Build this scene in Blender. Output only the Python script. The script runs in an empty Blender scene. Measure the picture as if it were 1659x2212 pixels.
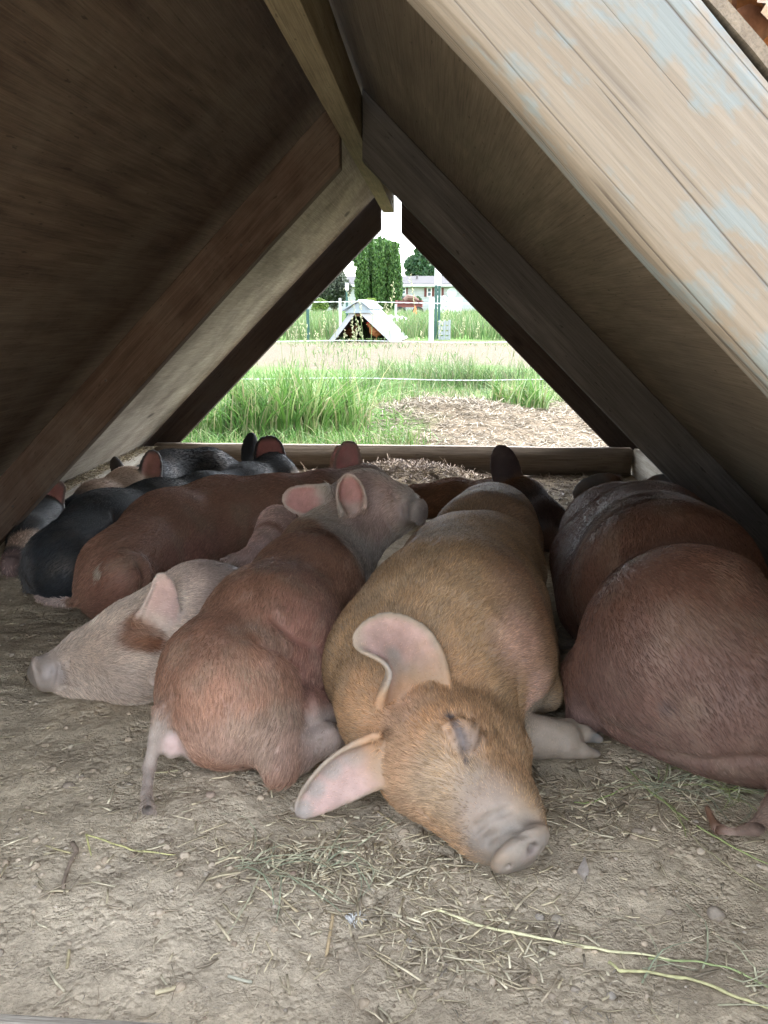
import bpy, bmesh, math, random
import numpy as np
from mathutils import Vector, Matrix
from mathutils.bvhtree import BVHTree

rng = np.random.default_rng(7)
random.seed(7)
scene = bpy.context.scene
col = scene.collection

# ------------------------------------------------------------------ camera
FOC, PITCH, YAW = 1720.7, math.radians(14.33), math.radians(3.69)
CAM = np.array([0.1597, 0.0, 0.5581])
cam_data = bpy.data.cameras.new('camera')
cam = bpy.data.objects.new('camera', cam_data)
col.objects.link(cam)
cam.location = CAM
cam.rotation_euler = (math.pi / 2 - PITCH, 0, YAW)
cam_data.sensor_fit = 'VERTICAL'
cam_data.sensor_height = 24
cam_data.lens = 24 * FOC / 2212
cam_data.clip_start = 0.02
cam_data.clip_end = 2000
scene.camera = cam

# ------------------------------------------------------------------ light
SUN_EL, SUN_AZ = math.radians(56), math.radians(40)      # azimuth clockwise from +Y
world = bpy.data.worlds.new('World')
scene.world = world
world.use_nodes = True
wn = world.node_tree
wn.nodes.clear()
sky = wn.nodes.new('ShaderNodeTexSky')
sky.sky_type = 'NISHITA'
sky.sun_disc = False
sky.sun_elevation = SUN_EL
sky.sun_rotation = SUN_AZ
sky.air_density = 1.0
sky.dust_density = 1.5
sky.ozone_density = 1.0
hsv = wn.nodes.new('ShaderNodeHueSaturation')             # cloud cover: the sky loses most of its blue
hsv.inputs['Saturation'].default_value = 0.38
bgn = wn.nodes.new('ShaderNodeBackground')
bgn.inputs['Strength'].default_value = 0.15
won = wn.nodes.new('ShaderNodeOutputWorld')
wn.links.new(sky.outputs[0], hsv.inputs['Color'])
wn.links.new(hsv.outputs[0], bgn.inputs['Color'])
wn.links.new(bgn.outputs[0], won.inputs['Surface'])

sun_data = bpy.data.lights.new('sun', 'SUN')
sun_data.energy = 0.5
sun_data.angle = math.radians(45)
sun_data.color = (1.0, 0.98, 0.94)
sun = bpy.data.objects.new('sun', sun_data)
col.objects.link(sun)
sd = Vector((math.sin(SUN_AZ) * math.cos(SUN_EL), math.cos(SUN_AZ) * math.cos(SUN_EL), math.sin(SUN_EL)))
sun.rotation_euler = sd.to_track_quat('Z', 'Y').to_euler()

scene.view_settings.view_transform = 'Standard'
scene.view_settings.look = 'None'
scene.view_settings.gamma = 1
scene.view_settings.use_curve_mapping = False
scene.view_settings.exposure = 3.6
scene.cycles.max_bounces = 8
scene.cycles.diffuse_bounces = 5

# ------------------------------------------------------------------ helpers: projection
FW = np.array([-math.sin(YAW) * math.cos(PITCH), math.cos(YAW) * math.cos(PITCH), -math.sin(PITCH)])
RT = np.array([math.cos(YAW), math.sin(YAW), 0.0])
UP = np.cross(RT, FW)

def ray(u, v):
    return FW + RT * (u - 829.5) / FOC - UP * (v - 1106) / FOC

def at(u, v, z=None, y=None, d=None):
    """point of the place seen at photo position (u, v), at height z, distance y or depth d"""
    r = ray(u, v)
    if z is not None:
        s = (z - CAM[2]) / r[2]
    elif y is not None:
        s = y / r[1]
    else:
        s = d
    return CAM + r * s

def ball(u, v, rp, z=None, y=None, g=0.9, d=None):
    """centre and radius (m) of a round form of rp photo units; default: resting on the ground"""
    r = ray(u, v)
    if z is None and y is None and d is None:
        s = CAM[2] / (g * rp / FOC - r[2])
    elif z is not None:
        s = (z - CAM[2]) / r[2]
    elif y is not None:
        s = y / r[1]
    else:
        s = d
    return CAM + r * s, rp * s / FOC

# ------------------------------------------------------------------ helpers: noise
def _hash(ix, iy, iz, seed):
    n = (ix.astype(np.int64) * 73856093) ^ (iy.astype(np.int64) * 19349663) ^ (iz.astype(np.int64) * 83492791) ^ (seed * 2654435761)
    n = (n ^ (n >> 13)) * 1274126177
    n = n & 0x7fffffff
    n = (n ^ (n >> 16)) & 0xffff
    return n / 65535.0

def vnoise(P, scale=1.0, seed=0, octaves=3):
    P = np.asarray(P, float)
    if P.shape[-1] == 2:
        P = np.concatenate([P, np.zeros(P.shape[:-1] + (1,))], -1)
    out = np.zeros(P.shape[:-1]); amp = 1.0; tot = 0
    for o in range(octaves):
        Q = P * scale * 2 ** o + 17.3 * o
        I = np.floor(Q); Fr = Q - I; Fr = Fr * Fr * (3 - 2 * Fr); I = I.astype(np.int64)
        r = 0
        for a in (0, 1):
            for b in (0, 1):
                for c in (0, 1):
                    w = (Fr[..., 0] if a else 1 - Fr[..., 0]) * (Fr[..., 1] if b else 1 - Fr[..., 1]) * (Fr[..., 2] if c else 1 - Fr[..., 2])
                    r = r + w * _hash(I[..., 0] + a, I[..., 1] + b, I[..., 2] + c, seed + o)
        out += amp * (r - 0.5) * 2; tot += amp; amp *= 0.5
    return out / tot

def sstep(a, b, x):
    t = np.clip((x - a) / (b - a), 0, 1)
    return t * t * (3 - 2 * t)

# ------------------------------------------------------------------ helpers: objects
def tag(o, label=None, cat=None, group=None, kind=None):
    if label: o['label'] = label
    if cat: o['category'] = cat
    if group: o['group'] = group
    if kind: o['kind'] = kind
    return o

def empty(name, loc=(0, 0, 0), rotz=0):
    o = bpy.data.objects.new(name, None)
    o.empty_display_size = 0.1
    col.objects.link(o)
    o.location = loc
    o.rotation_euler = (0, 0, rotz)
    return o

def mesh_obj(name, V, Fc, mat, parent=None, smooth=False, frame=None, colour=None):
    """V in the parent's space (world when there is none); frame = 4x4 whose local X is the grain"""
    V = np.asarray(V, float)
    me = bpy.data.meshes.new(name)
    if frame is not None:
        inv = np.array(frame.inverted())
        V = V @ inv[:3, :3].T + inv[:3, 3]
    if isinstance(Fc, np.ndarray):
        n, k = Fc.shape
        me.vertices.add(len(V)); me.vertices.foreach_set('co', V.astype(np.float32).ravel())
        me.loops.add(n * k); me.loops.foreach_set('vertex_index', Fc.astype(np.int32).ravel())
        me.polygons.add(n)
        me.polygons.foreach_set('loop_start', np.arange(0, n * k, k, dtype=np.int32))
        me.update(calc_edges=True)
        me.validate()
    else:
        me.from_pydata([tuple(v) for v in V], [], Fc)
    if smooth:
        me.polygons.foreach_set('use_smooth', np.ones(len(me.polygons), bool))
    if colour is not None:
        a = me.color_attributes.new('coat', 'FLOAT_COLOR', 'POINT')
        c = np.ones((len(V), 4), np.float32); c[:, :3] = colour
        a.data.foreach_set('color', c.ravel())
    me.materials.append(mat)
    o = bpy.data.objects.new(name, me)
    col.objects.link(o)
    if frame is not None:
        o.matrix_world = frame
    if parent is not None:
        o.parent = parent
        if frame is not None:
            o.matrix_local = frame
    return o

def bevel(o, w=0.003, seg=2):
    bm = bmesh.new(); bm.from_mesh(o.data)
    bmesh.ops.recalc_face_normals(bm, faces=bm.faces)
    bmesh.ops.bevel(bm, geom=list(bm.edges), offset=w, segments=seg, affect='EDGES', profile=0.6)
    for f in bm.faces: f.smooth = False
    bm.to_mesh(o.data); bm.free()
    return o

BOXF = [(0, 3, 2, 1), (4, 5, 6, 7), (0, 1, 5, 4), (1, 2, 6, 5), (2, 3, 7, 6), (3, 0, 4, 7)]
def box(name, lo, hi, mat, parent=None, bev=0.0, frame=None):
    (x0, y0, z0), (x1, y1, z1) = lo, hi
    V = [(x0, y0, z0), (x1, y0, z0), (x1, y1, z0), (x0, y1, z0), (x0, y0, z1), (x1, y0, z1), (x1, y1, z1), (x0, y1, z1)]
    o = mesh_obj(name, V, BOXF, mat, parent, frame=frame)
    if bev: bevel(o, bev)
    return o

def frame_x(ax, ay, origin):
    ax = Vector(ax).normalized(); az = ax.cross(Vector(ay)).normalized(); ay = az.cross(ax)
    return Matrix(((ax.x, ay.x, az.x, origin[0]), (ax.y, ay.y, az.y, origin[1]), (ax.z, ay.z, az.z, origin[2]), (0, 0, 0, 1)))

def prism_xz(name, poly, y0, y1, mat, parent=None, bev=0.003, grain=None):
    """polygon in XZ extruded from y0 to y1; grain = direction along the length"""
    n = len(poly)
    V = [(x, y0, z) for x, z in poly] + [(x, y1, z) for x, z in poly]
    Fc = [tuple(range(n - 1, -1, -1)), tuple(range(n, 2 * n))] + [(i, (i + 1) % n, n + (i + 1) % n, n + i) for i in range(n)]
    fr = frame_x(grain, (1, 0, 0) if abs(grain[1]) > 0.9 else (0, 1, 0), V[0]) if grain is not None else None
    o = mesh_obj(name, V, Fc, mat, parent, frame=fr)
    if bev: bevel(o, bev)
    else:
        bm = bmesh.new(); bm.from_mesh(o.data); bmesh.ops.recalc_face_normals(bm, faces=bm.faces); bm.to_mesh(o.data); bm.free()
    return o

class Geo:
    """collects tubes, ribbons, boxes and blobs for ONE mesh"""
    def __init__(s): s.V = []; s.F = []; s.C = []; s.n = 0
    def add(s, V, Fc, c=(1, 1, 1)):
        V = np.asarray(V, float); s.V.append(V); s.F += [tuple(i + s.n for i in f) for f in Fc]
        s.C.append(np.tile(np.asarray(c, float), (len(V), 1))); s.n += len(V)
    def box(s, lo, hi, c=(1, 1, 1)):
        (x0, y0, z0), (x1, y1, z1) = lo, hi
        s.add([(x0, y0, z0), (x1, y0, z0), (x1, y1, z0), (x0, y1, z0), (x0, y0, z1), (x1, y0, z1), (x1, y1, z1), (x0, y1, z1)], BOXF, c)
    def tube(s, pts, rad, k=6, c=(1, 1, 1), flat=1.0):
        pts = np.asarray(pts, float); m = len(pts)
        rad = np.broadcast_to(rad, (m,)) if np.ndim(rad) <= 1 else rad
        T = np.gradient(pts, axis=0); T /= np.linalg.norm(T, axis=1)[:, None] + 1e-9
        ref = np.array([0, 0, 1.0]) if abs(T[0][2]) < 0.9 else np.array([1.0, 0, 0])
        A = np.cross(T, ref); A /= np.linalg.norm(A, axis=1)[:, None] + 1e-9; B = np.cross(A, T)
        V = []
        for i in range(m):
            for j in range(k):
                a = 2 * math.pi * j / k
                V.append(pts[i] + rad[i] * (math.cos(a) * A[i] + math.sin(a) * B[i] * flat))
        Fc = [(i * k + j, i * k + (j + 1) % k, (i + 1) * k + (j + 1) % k, (i + 1) * k + j) for i in range(m - 1) for j in range(k)]
        Fc += [tuple(range(k - 1, -1, -1)), tuple((m - 1) * k + j for j in range(k))]
        s.add(V, Fc, c)
    def build(s, name, mat, parent=None, smooth=False):
        return mesh_obj(name, np.concatenate(s.V), s.F, mat, parent, smooth=smooth, colour=np.concatenate(s.C))

# ------------------------------------------------------------------ materials
def new_mat(name):
    m = bpy.data.materials.new(name); m.use_nodes = True
    nt = m.node_tree; nt.nodes.clear()
    out = nt.nodes.new('ShaderNodeOutputMaterial'); bs = nt.nodes.new('ShaderNodeBsdfPrincipled')
    nt.links.new(bs.outputs[0], out.inputs[0])
    return m, nt, bs
def nd(nt, t, **kw):
    n = nt.nodes.new(t)
    for k, v in kw.items():
        if k in n.inputs: n.inputs[k].default_value = v
        else: setattr(n, k, v)
    return n
def ramp(nt, fac, stops):
    r = nt.nodes.new('ShaderNodeValToRGB'); e = r.color_ramp.elements
    while len(e) < len(stops): e.new(0.5)
    for q, (p, c) in zip(e, stops):
        q.position = p; q.color = (c[0], c[1], c[2], 1) if hasattr(c, '__len__') else (c, c, c, 1)
    nt.links.new(fac, r.inputs[0]); return r.outputs[0]
def mixc(nt, fac, a, b, mode='MIX'):
    m = nt.nodes.new('ShaderNodeMix'); m.data_type = 'RGBA'; m.blend_type = mode
    for sock, val in ((m.inputs[0], fac), (m.inputs[6], a), (m.inputs[7], b)):
        if hasattr(val, 'type') and hasattr(val, 'is_linked'): nt.links.new(val, sock)
        elif isinstance(val, (int, float)): sock.default_value = val
        else: sock.default_value = (*val, 1)
    return m.outputs[2]
def coords(nt, scale=(1, 1, 1), which='Object'):
    tc = nt.nodes.new('ShaderNodeTexCoord'); mp = nt.nodes.new('ShaderNodeMapping'); mp.inputs['Scale'].default_value = scale
    oi = nt.nodes.new('ShaderNodeObjectInfo'); vm = nt.nodes.new('ShaderNodeVectorMath'); vm.operation = 'SCALE'
    vm.inputs[0].default_value = (13.7, 7.1, 3.3); nt.links.new(oi.outputs['Random'], vm.inputs['Scale'])
    ad = nt.nodes.new('ShaderNodeVectorMath'); nt.links.new(tc.outputs[which], mp.inputs[0]); nt.links.new(mp.outputs[0], ad.inputs[0]); nt.links.new(vm.outputs[0], ad.inputs[1])
    return ad.outputs[0]
def noise(nt, vec, scale, detail=4, rough=0.55, dist=0.0):
    n = nt.nodes.new('ShaderNodeTexNoise'); n.inputs['Scale'].default_value = scale; n.inputs['Detail'].default_value = detail
    n.inputs['Roughness'].default_value = rough; n.inputs['Distortion'].default_value = dist; nt.links.new(vec, n.inputs['Vector']); return n.outputs['Fac']
def bump(nt, bs, h, strength=0.4, dist=0.002):
    b = nt.nodes.new('ShaderNodeBump'); b.inputs['Strength'].default_value = strength; b.inputs['Distance'].default_value = dist
    nt.links.new(h, b.inputs['Height']); nt.links.new(b.outputs[0], bs.inputs['Normal']); return b

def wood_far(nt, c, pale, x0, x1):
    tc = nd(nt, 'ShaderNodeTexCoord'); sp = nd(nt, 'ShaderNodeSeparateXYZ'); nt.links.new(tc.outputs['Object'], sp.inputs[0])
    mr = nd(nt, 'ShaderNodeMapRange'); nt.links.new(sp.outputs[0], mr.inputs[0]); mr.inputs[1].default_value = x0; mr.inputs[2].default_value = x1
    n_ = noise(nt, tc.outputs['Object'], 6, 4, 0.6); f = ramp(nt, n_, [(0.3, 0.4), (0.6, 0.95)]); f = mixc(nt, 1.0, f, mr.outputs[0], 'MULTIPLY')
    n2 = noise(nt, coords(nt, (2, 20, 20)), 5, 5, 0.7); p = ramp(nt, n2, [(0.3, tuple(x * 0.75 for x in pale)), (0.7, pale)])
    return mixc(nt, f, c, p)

def wood(name, dark, mid, light, dirt=(0.11, 0.085, 0.06), dirt_amt=0.45, rough=0.8, bstr=0.5, dirt_scale=5, far=None):
    m, nt, bs = new_mat(name)
    g = noise(nt, coords(nt, (1.2, 26, 26)), 6, 6, 0.6, 0.4)
    g2 = noise(nt, coords(nt, (0.6, 5, 5)), 4, 3, 0.5, 1.5)
    c = ramp(nt, g, [(0.3, dark), (0.5, mid), (0.72, light)])
    c2 = ramp(nt, g2, [(0.35, dark), (0.62, light)])
    c = mixc(nt, 0.45, c, c2)
    bl = noise(nt, coords(nt, (1, 1, 1)), dirt_scale, 5, 0.65, 0.3)
    f = ramp(nt, bl, [(0.42, 0.0), (0.62, dirt_amt)])
    c = mixc(nt, f, c, dirt)
    sp = noise(nt, coords(nt, (14, 60, 60)), 3, 2, 0.5)
    f2 = ramp(nt, sp, [(0.68, 0.0), (0.74, 0.6)])
    c = mixc(nt, f2, c, tuple(x * 0.3 for x in dark))
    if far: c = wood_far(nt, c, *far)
    fg = noise(nt, coords(nt, (2.5, 130, 130)), 4, 4, 0.7)
    c = mixc(nt, 1.0, c, ramp(nt, fg, [(0.3, 0.66), (0.5, 1.0), (0.7, 1.22)]), 'MULTIPLY')
    kv = nd(nt, 'ShaderNodeTexVoronoi'); kv.inputs['Scale'].default_value = 4.2; nt.links.new(coords(nt, (0.55, 1.3, 1.3)), kv.inputs['Vector'])
    c = mixc(nt, ramp(nt, kv.outputs['Distance'], [(0.0, 0.85), (0.05, 0.6), (0.085, 0.0)]), c, tuple(x * 0.4 for x in dark))
    nt.links.new(c, bs.inputs['Base Color'])
    bs.inputs['Roughness'].default_value = rough
    bs.inputs['Specular IOR Level'].default_value = 0.25
    ma = nt.nodes.new('ShaderNodeMath'); ma.operation = 'MULTIPLY_ADD'; nt.links.new(fg, ma.inputs[0]); ma.inputs[1].default_value = 0.8; nt.links.new(g, ma.inputs[2]); mb_ = ma; ma = nt.nodes.new('ShaderNodeMath'); ma.operation = 'ADD'; nt.links.new(mb_.outputs[0], ma.inputs[0]); nt.links.new(bl, ma.inputs[1])
    bump(nt, bs, ma.outputs[0], bstr, 0.003)
    return m

M = {}
M['ply_left'] = wood('plywood_stained', (0.036, 0.022, 0.016), (0.066, 0.044, 0.032), (0.115, 0.088, 0.062), (0.12, 0.10, 0.078), 0.5, far=((0.50, 0.445, 0.37), 1.1, 1.3))  # far end paler: dust, plus light from the back opening painted into the colour
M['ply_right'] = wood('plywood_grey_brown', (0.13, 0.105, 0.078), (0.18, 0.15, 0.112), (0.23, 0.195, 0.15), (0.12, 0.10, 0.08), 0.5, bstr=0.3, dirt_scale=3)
M['rafter_brown'] = wood('lumber_brown', (0.06, 0.036, 0.026), (0.10, 0.063, 0.046), (0.15, 0.105, 0.08), (0.18, 0.145, 0.115), 0.6)
M['rafter_dark'] = wood('lumber_dark', (0.035, 0.024, 0.02), (0.05, 0.035, 0.03), (0.08, 0.06, 0.05), (0.06, 0.055, 0.055), 0.6)
M['rafter_grey'] = wood('lumber_grey', (0.055, 0.05, 0.05), (0.085, 0.08, 0.078), (0.13, 0.122, 0.115), (0.07, 0.065, 0.06), 0.6)
M['ridge'] = wood('lumber_olive', (0.20, 0.165, 0.10), (0.28, 0.235, 0.15), (0.36, 0.31, 0.21), (0.14, 0.115, 0.08), 0.4)
M['sill'] = wood('lumber_dirty', (0.13, 0.10, 0.078), (0.19, 0.152, 0.118), (0.26, 0.215, 0.17), (0.2, 0.165, 0.13), 0.7, bstr=0.9)
M['sill_pale'] = wood('lumber_pale', (0.3, 0.26, 0.2), (0.42, 0.37, 0.3), (0.5, 0.46, 0.38), (0.2, 0.165, 0.13), 0.6)

def painted_face():
    m, nt, bs = new_mat('weathered_board_blue_paint')
    v = coords(nt, (1, 1, 1))
    g = noise(nt, coords(nt, (1.0, 22, 22)), 8, 6, 0.65, 0.3)
    c = ramp(nt, g, [(0.25, (0.145, 0.118, 0.087)), (0.5, (0.162, 0.137, 0.104)), (0.8, (0.188, 0.163, 0.128))])
    p1 = noise(nt, coords(nt, (5, 10, 10)), 2.2, 5, 0.6, 0.3)
    p2 = noise(nt, coords(nt, (30, 70, 70)), 2.2, 4, 0.6)
    s = nt.nodes.new('ShaderNodeMath'); s.operation = 'MULTIPLY_ADD'; nt.links.new(p2, s.inputs[0]); s.inputs[1].default_value = 0.35; nt.links.new(p1, s.inputs[2])
    f = ramp(nt, s.outputs[0], [(0.695, 0.0), (0.79, 0.75)])
    # the paint is left only towards the upper edge of the board (local Z)
    c = mixc(nt, f, c, (0.135, 0.168, 0.172))
    def fissure(sc, seedv, width):
        n_ = noise(nt, coords(nt, (0.55, sc, sc)), 1.0, 2.5, 0.5, 0.15)
        a_ = nd(nt, 'ShaderNodeMath', operation='SUBTRACT'); nt.links.new(n_, a_.inputs[0]); a_.inputs[1].default_value = seedv
        b_ = nd(nt, 'ShaderNodeMath', operation='ABSOLUTE'); nt.links.new(a_.outputs[0], b_.inputs[0])
        return ramp(nt, b_.outputs[0], [(0.0, 1.0), (width * 0.4, 0.8), (width, 0.0)])
    brk = noise(nt, coords(nt, (3, 14, 14)), 1.6, 2)
    cr = mixc(nt, 1.0, fissure(19, 0.50, 0.005), ramp(nt, brk, [(0.42, 0.0), (0.48, 1.0)]), 'MULTIPLY')
    cr2 = mixc(nt, 1.0, fissure(33, 0.503, 0.005), ramp(nt, brk, [(0.5, 0.7), (0.56, 0.0)]), 'MULTIPLY')
    cr = mixc(nt, 1.0, cr, cr2, 'ADD')
    fgr = noise(nt, coords(nt, (2.5, 120, 120)), 4, 5, 0.75)
    c = mixc(nt, 1.0, c, ramp(nt, fgr, [(0.3, 0.78), (0.5, 1.0), (0.72, 1.14)]), 'MULTIPLY')
    c = mixc(nt, cr, c, (0.05, 0.04, 0.03))
    nt.links.new(c, bs.inputs['Base Color']); bs.inputs['Roughness'].default_value = 0.75
    inv = nt.nodes.new('ShaderNodeMath'); inv.operation = 'MULTIPLY_ADD'; nt.links.new(cr, inv.inputs[0]); inv.inputs[1].default_value = -1.5; nt.links.new(g, inv.inputs[2])
    bump(nt, bs, inv.outputs[0], 0.4, 0.0015)
    return m
M['painted'] = painted_face()

def attr_mat(name, rough=0.7, var=0.15, nscale=60, bstr=0.2, bdist=0.001, spec=0.3, trans=0.0, emit=None):
    m, nt, bs = new_mat(name)
    a = nd(nt, 'ShaderNodeAttribute', attribute_name='coat')
    n = noise(nt, coords(nt), nscale, 4, 0.6)
    k = ramp(nt, n, [(0.25, 1 - var * 1.6), (0.75, 1 + var)])
    c = mixc(nt, 1.0, a.outputs['Color'], k, 'MULTIPLY')
    nt.links.new(c, bs.inputs['Base Color']); bs.inputs['Roughness'].default_value = rough; bs.inputs['Specular IOR Level'].default_value = spec
    if bstr: bump(nt, bs, n, bstr, bdist)
    if trans:
        t = nd(nt, 'ShaderNodeBsdfTranslucent'); nt.links.new(c, t.inputs[0]); mx = nd(nt, 'ShaderNodeMixShader'); mx.inputs[0].default_value = trans
        nt.links.new(bs.outputs[0], mx.inputs[1]); nt.links.new(t.outputs[0], mx.inputs[2])
        nt.links.new(mx.outputs[0], [x for x in nt.nodes if x.type == 'OUTPUT_MATERIAL'][0].inputs[0])
    return m
M['leaf'] = attr_mat('leaf_green', 0.55, 0.25, 3, 0, trans=0.3)
M['straw'] = attr_mat('dry_straw', 0.65, 0.3, 90, 0)
M['stone'] = attr_mat('stone_and_clod', 0.9, 0.25, 120, 0.5, 0.002)
M['plain'] = attr_mat('plain_paint', 0.5, 0.08, 8, 0)
M['feather'] = attr_mat('feather', 0.8, 0.35, 90, 0.5, 0.002)
M['bark'] = attr_mat('bark', 0.9, 0.4, 8, 0.5, 0.02)
# ------------------------------------------------------------------ ground
def dist_seg(P, a, b):
    a = np.array(a, float); b = np.array(b, float); ab = b - a
    t = np.clip(((P - a) @ ab) / (ab @ ab), 0, 1)
    return np.linalg.norm(P - a - t[..., None] * ab, axis=-1)

MOUND = at(880, 1020, z=0.0)[:2]; STRAWM = at(955, 900, z=0.0)[:2]
def ground_h(P):
    """height of the soil at the points P (n, 2)"""
    P = np.asarray(P, float); x, y = P[..., 0], P[..., 1]
    near = np.exp(-np.maximum(0, np.hypot(x, y - 1) - 3) / 2.0)
    h = (0.010 * vnoise(P, 2.2, 3, 2) + 0.006 * vnoise(P, 9, 4, 3) + 0.0026 * vnoise(P, 45, 5, 2) + 0.0034 * np.maximum(0, vnoise(P, 70, 15, 2) - 0.12) * sstep(-0.4, 0.3, vnoise(P, 5, 16, 2))) * near
    h = h + (1 - near) * 0.03 * vnoise(P, 0.6, 8, 2) * np.exp(-y / 60)
    h = h - 0.008
    # hollow beside the tail and the furrow under the front pig's ear
    c1 = at(640, 1710, z=0)[:2]; h = h - 0.012 * np.exp(-((P - c1) ** 2).sum(-1) / 0.05 ** 2)
    c2 = at(470, 1710, z=0)[:2]; h = h + 0.010 * np.exp(-((P - c2) ** 2).sum(-1) / 0.07 ** 2)
    # furrows scraped at the left
    fl = sstep(0.35, 0.1, np.abs(y - 1.25)) * sstep(-0.25, -0.45, x) * 0.0011
    h = h + fl * np.sin((y * 1.0 - x * 0.1) * 170 + 3 * vnoise(P, 6, 12, 1))
    # heap of soiled bedding against the back board
    d = (P - np.array([MOUND[0], 2.66])) / np.array([0.24, 0.14])
    h = h + 0.05 * np.exp(-(d ** 2).sum(-1)) * (1 + 0.25 * vnoise(P, 25, 9, 2))
    d = (P - STRAWM) / np.array([0.5, 0.5])
    h = h + 0.09 * np.exp(-(d ** 2).sum(-1)) * (1 + 0.2 * vnoise(P, 14, 9, 2))
    # trampled soil banked against the front board
    h = h + 0.082 * sstep(0.50, 0.43, y) * sstep(-0.2, 0.30, y) * (sstep(-0.55, -0.1, x - 0.02) * 0.6 + 0.4) * (1 + 0.25 * vnoise(P, 7, 21, 2)) * (np.abs(x) < 1.2)
    return h

def axis_steps(c0, c1, st, far, g):
    a = list(np.arange(c0, c1, st)); s = st; v = a[-1]
    while v < far[1]: s *= g; v += s; a.append(v)
    s = st; v = a[0]; b = []
    while v > far[0]: s *= g; v -= s; b.append(v)
    return np.array(b[::-1] + a)
gx = axis_steps(-0.95, 1.0, 0.005, (-900, 900), 1.09)
gy = np.concatenate([axis_steps(0.44, 1.3, 0.0045, (-600, 1.3), 1.08), axis_steps(1.31, 3.2, 0.009, (1.3, 1400), 1.06)])
GX, GY = np.meshgrid(gx, gy, indexing='ij')
GP = np.stack([GX, GY], -1).reshape(-1, 2)
GZ = ground_h(GP)
nx, ny = len(gx), len(gy)
ii = (np.arange(nx - 1)[:, None] * ny + np.arange(ny - 1)[None, :]).ravel()
GF = np.stack([ii, ii + ny, ii + ny + 1, ii + 1], 1)

# ground cover colour: bare soil, soiled bedding, straw, grass
def ground_col(P):
    x, y = P[:, 0], P[:, 1]
    n = vnoise(P, 1.3, 31, 3); n2 = vnoise(P, 10, 33, 3)
    soil = np.array([0.48, 0.395, 0.275]); dusty = np.array([0.57, 0.48, 0.35]); damp = np.array([0.33, 0.265, 0.18])
    c = soil + (dusty - soil) * sstep(-0.2, 0.5, n)[:, None] + (damp - soil) * sstep(0.1, 0.6, n2)[:, None] * 0.7
    c = c + (damp * 0.75 - c) * (sstep(2.05, 2.4, y) * sstep(2.9, 2.8, y) * (np.abs(x) < 1))[:, None] * 0.8
    out = sstep(2.82, 2.95, y)
    straw = np.array([0.16, 0.125, 0.085]); grass = np.array([0.10, 0.19, 0.045]); sand = np.array([0.115, 0.096, 0.066])
    sx = x - (0.06 * (y - 2.8) * 0)
    right = sstep(-0.22, 0.12, sx - 0.02 + 0.35 * n + 0.2 * n2) * sstep(6.0, 5.2, y + n)
    cc = grass[None] * 0.8 * (1 + 0.3 * n[:, None])
    cc = cc + (straw - cc) * right[:, None]
    bare = sstep(7.6, 8.4, y + 1.5 * n) * sstep(15.5, 14.7, y + n) * sstep(-0.75, -0.2, vnoise(P, 0.9, 37, 3))
    cc = cc + (sand - cc) * bare[:, None]
    side = ((np.abs(x) > 1.0) & (y < 2.9)) | (y < 0.3)
    c = c * (1 - out[:, None]) + cc * out[:, None]
    c[side] = (soil * 0.9 + 0.03 * n[side][:, None])
    farg = sstep(15, 17, y + n); c = c * (1 - farg[:, None]) + grass * (1 + 0.3 * n[:, None]) * farg[:, None]
    return np.clip(c, 0.01, 1)
def ground_mat():
    m, nt, bs = new_mat('trampled_soil')
    a = nd(nt, 'ShaderNodeAttribute', attribute_name='coat')
    tc = nd(nt, 'ShaderNodeTexCoord')
    v = tc.outputs['Object']
    n1 = noise(nt, v, 18, 6, 0.7); n2 = noise(nt, v, 130, 5, 0.75); n3 = noise(nt, v, 420, 3, 0.6)
    k = ramp(nt, n1, [(0.3, 0.72), (0.7, 1.22)]); k2 = ramp(nt, n2, [(0.3, 0.7), (0.7, 1.25)])
    c = mixc(nt, 1.0, a.outputs['Color'], k, 'MULTIPLY'); c = mixc(nt, 1.0, c, k2, 'MULTIPLY')
    nt.links.new(c, bs.inputs['Base Color']); bs.inputs['Roughness'].default_value = 0.95; bs.inputs['Specular IOR Level'].default_value = 0.1
    s = nd(nt, 'ShaderNodeMath', operation='MULTIPLY_ADD'); nt.links.new(n3, s.inputs[0]); s.inputs[1].default_value = 0.35; nt.links.new(n2, s.inputs[2])
    last = s
    for sc_, am in ((150, -0.55), (340, -0.3)):
        vo = nd(nt, 'ShaderNodeTexVoronoi'); vo.inputs['Scale'].default_value = sc_; nt.links.new(v, vo.inputs['Vector'])
        mk_ = ramp(nt, noise(nt, v, 14 + sc_ * 0.05, 3), [(0.45, 0.0), (0.6, 1.0)])
        mu = nd(nt, 'ShaderNodeMath', operation='MULTIPLY'); nt.links.new(vo.outputs['Distance'], mu.inputs[0]); nt.links.new(mk_, mu.inputs[1])
        s2 = nd(nt, 'ShaderNodeMath', operation='MULTIPLY_ADD'); nt.links.new(mu.outputs[0], s2.inputs[0]); s2.inputs[1].default_value = am * 2; nt.links.new(last.outputs[0], s2.inputs[2]); last = s2
    bump(nt, bs, last.outputs[0], 0.9, 0.0045)
    return m
ground = mesh_obj('ground', np.column_stack([GP, GZ]), GF, ground_mat(), smooth=True, colour=ground_col(GP))
tag(ground, kind='structure')

# ------------------------------------------------------------------ the pig shelter
Y0, Y1, Y2 = 0.411, 1.598, 2.801
AL, AR, ZA, TT = math.radians(44.8), math.radians(44.3), 0.966, 0.089
shelter = empty('pig_shelter', (0, 1.6, 0))
tag(shelter, 'wooden A-frame pig shelter of plywood sheets and rafters over the sleeping pigs', 'shelter')
shelter.location = (0, 0, 0)

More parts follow.
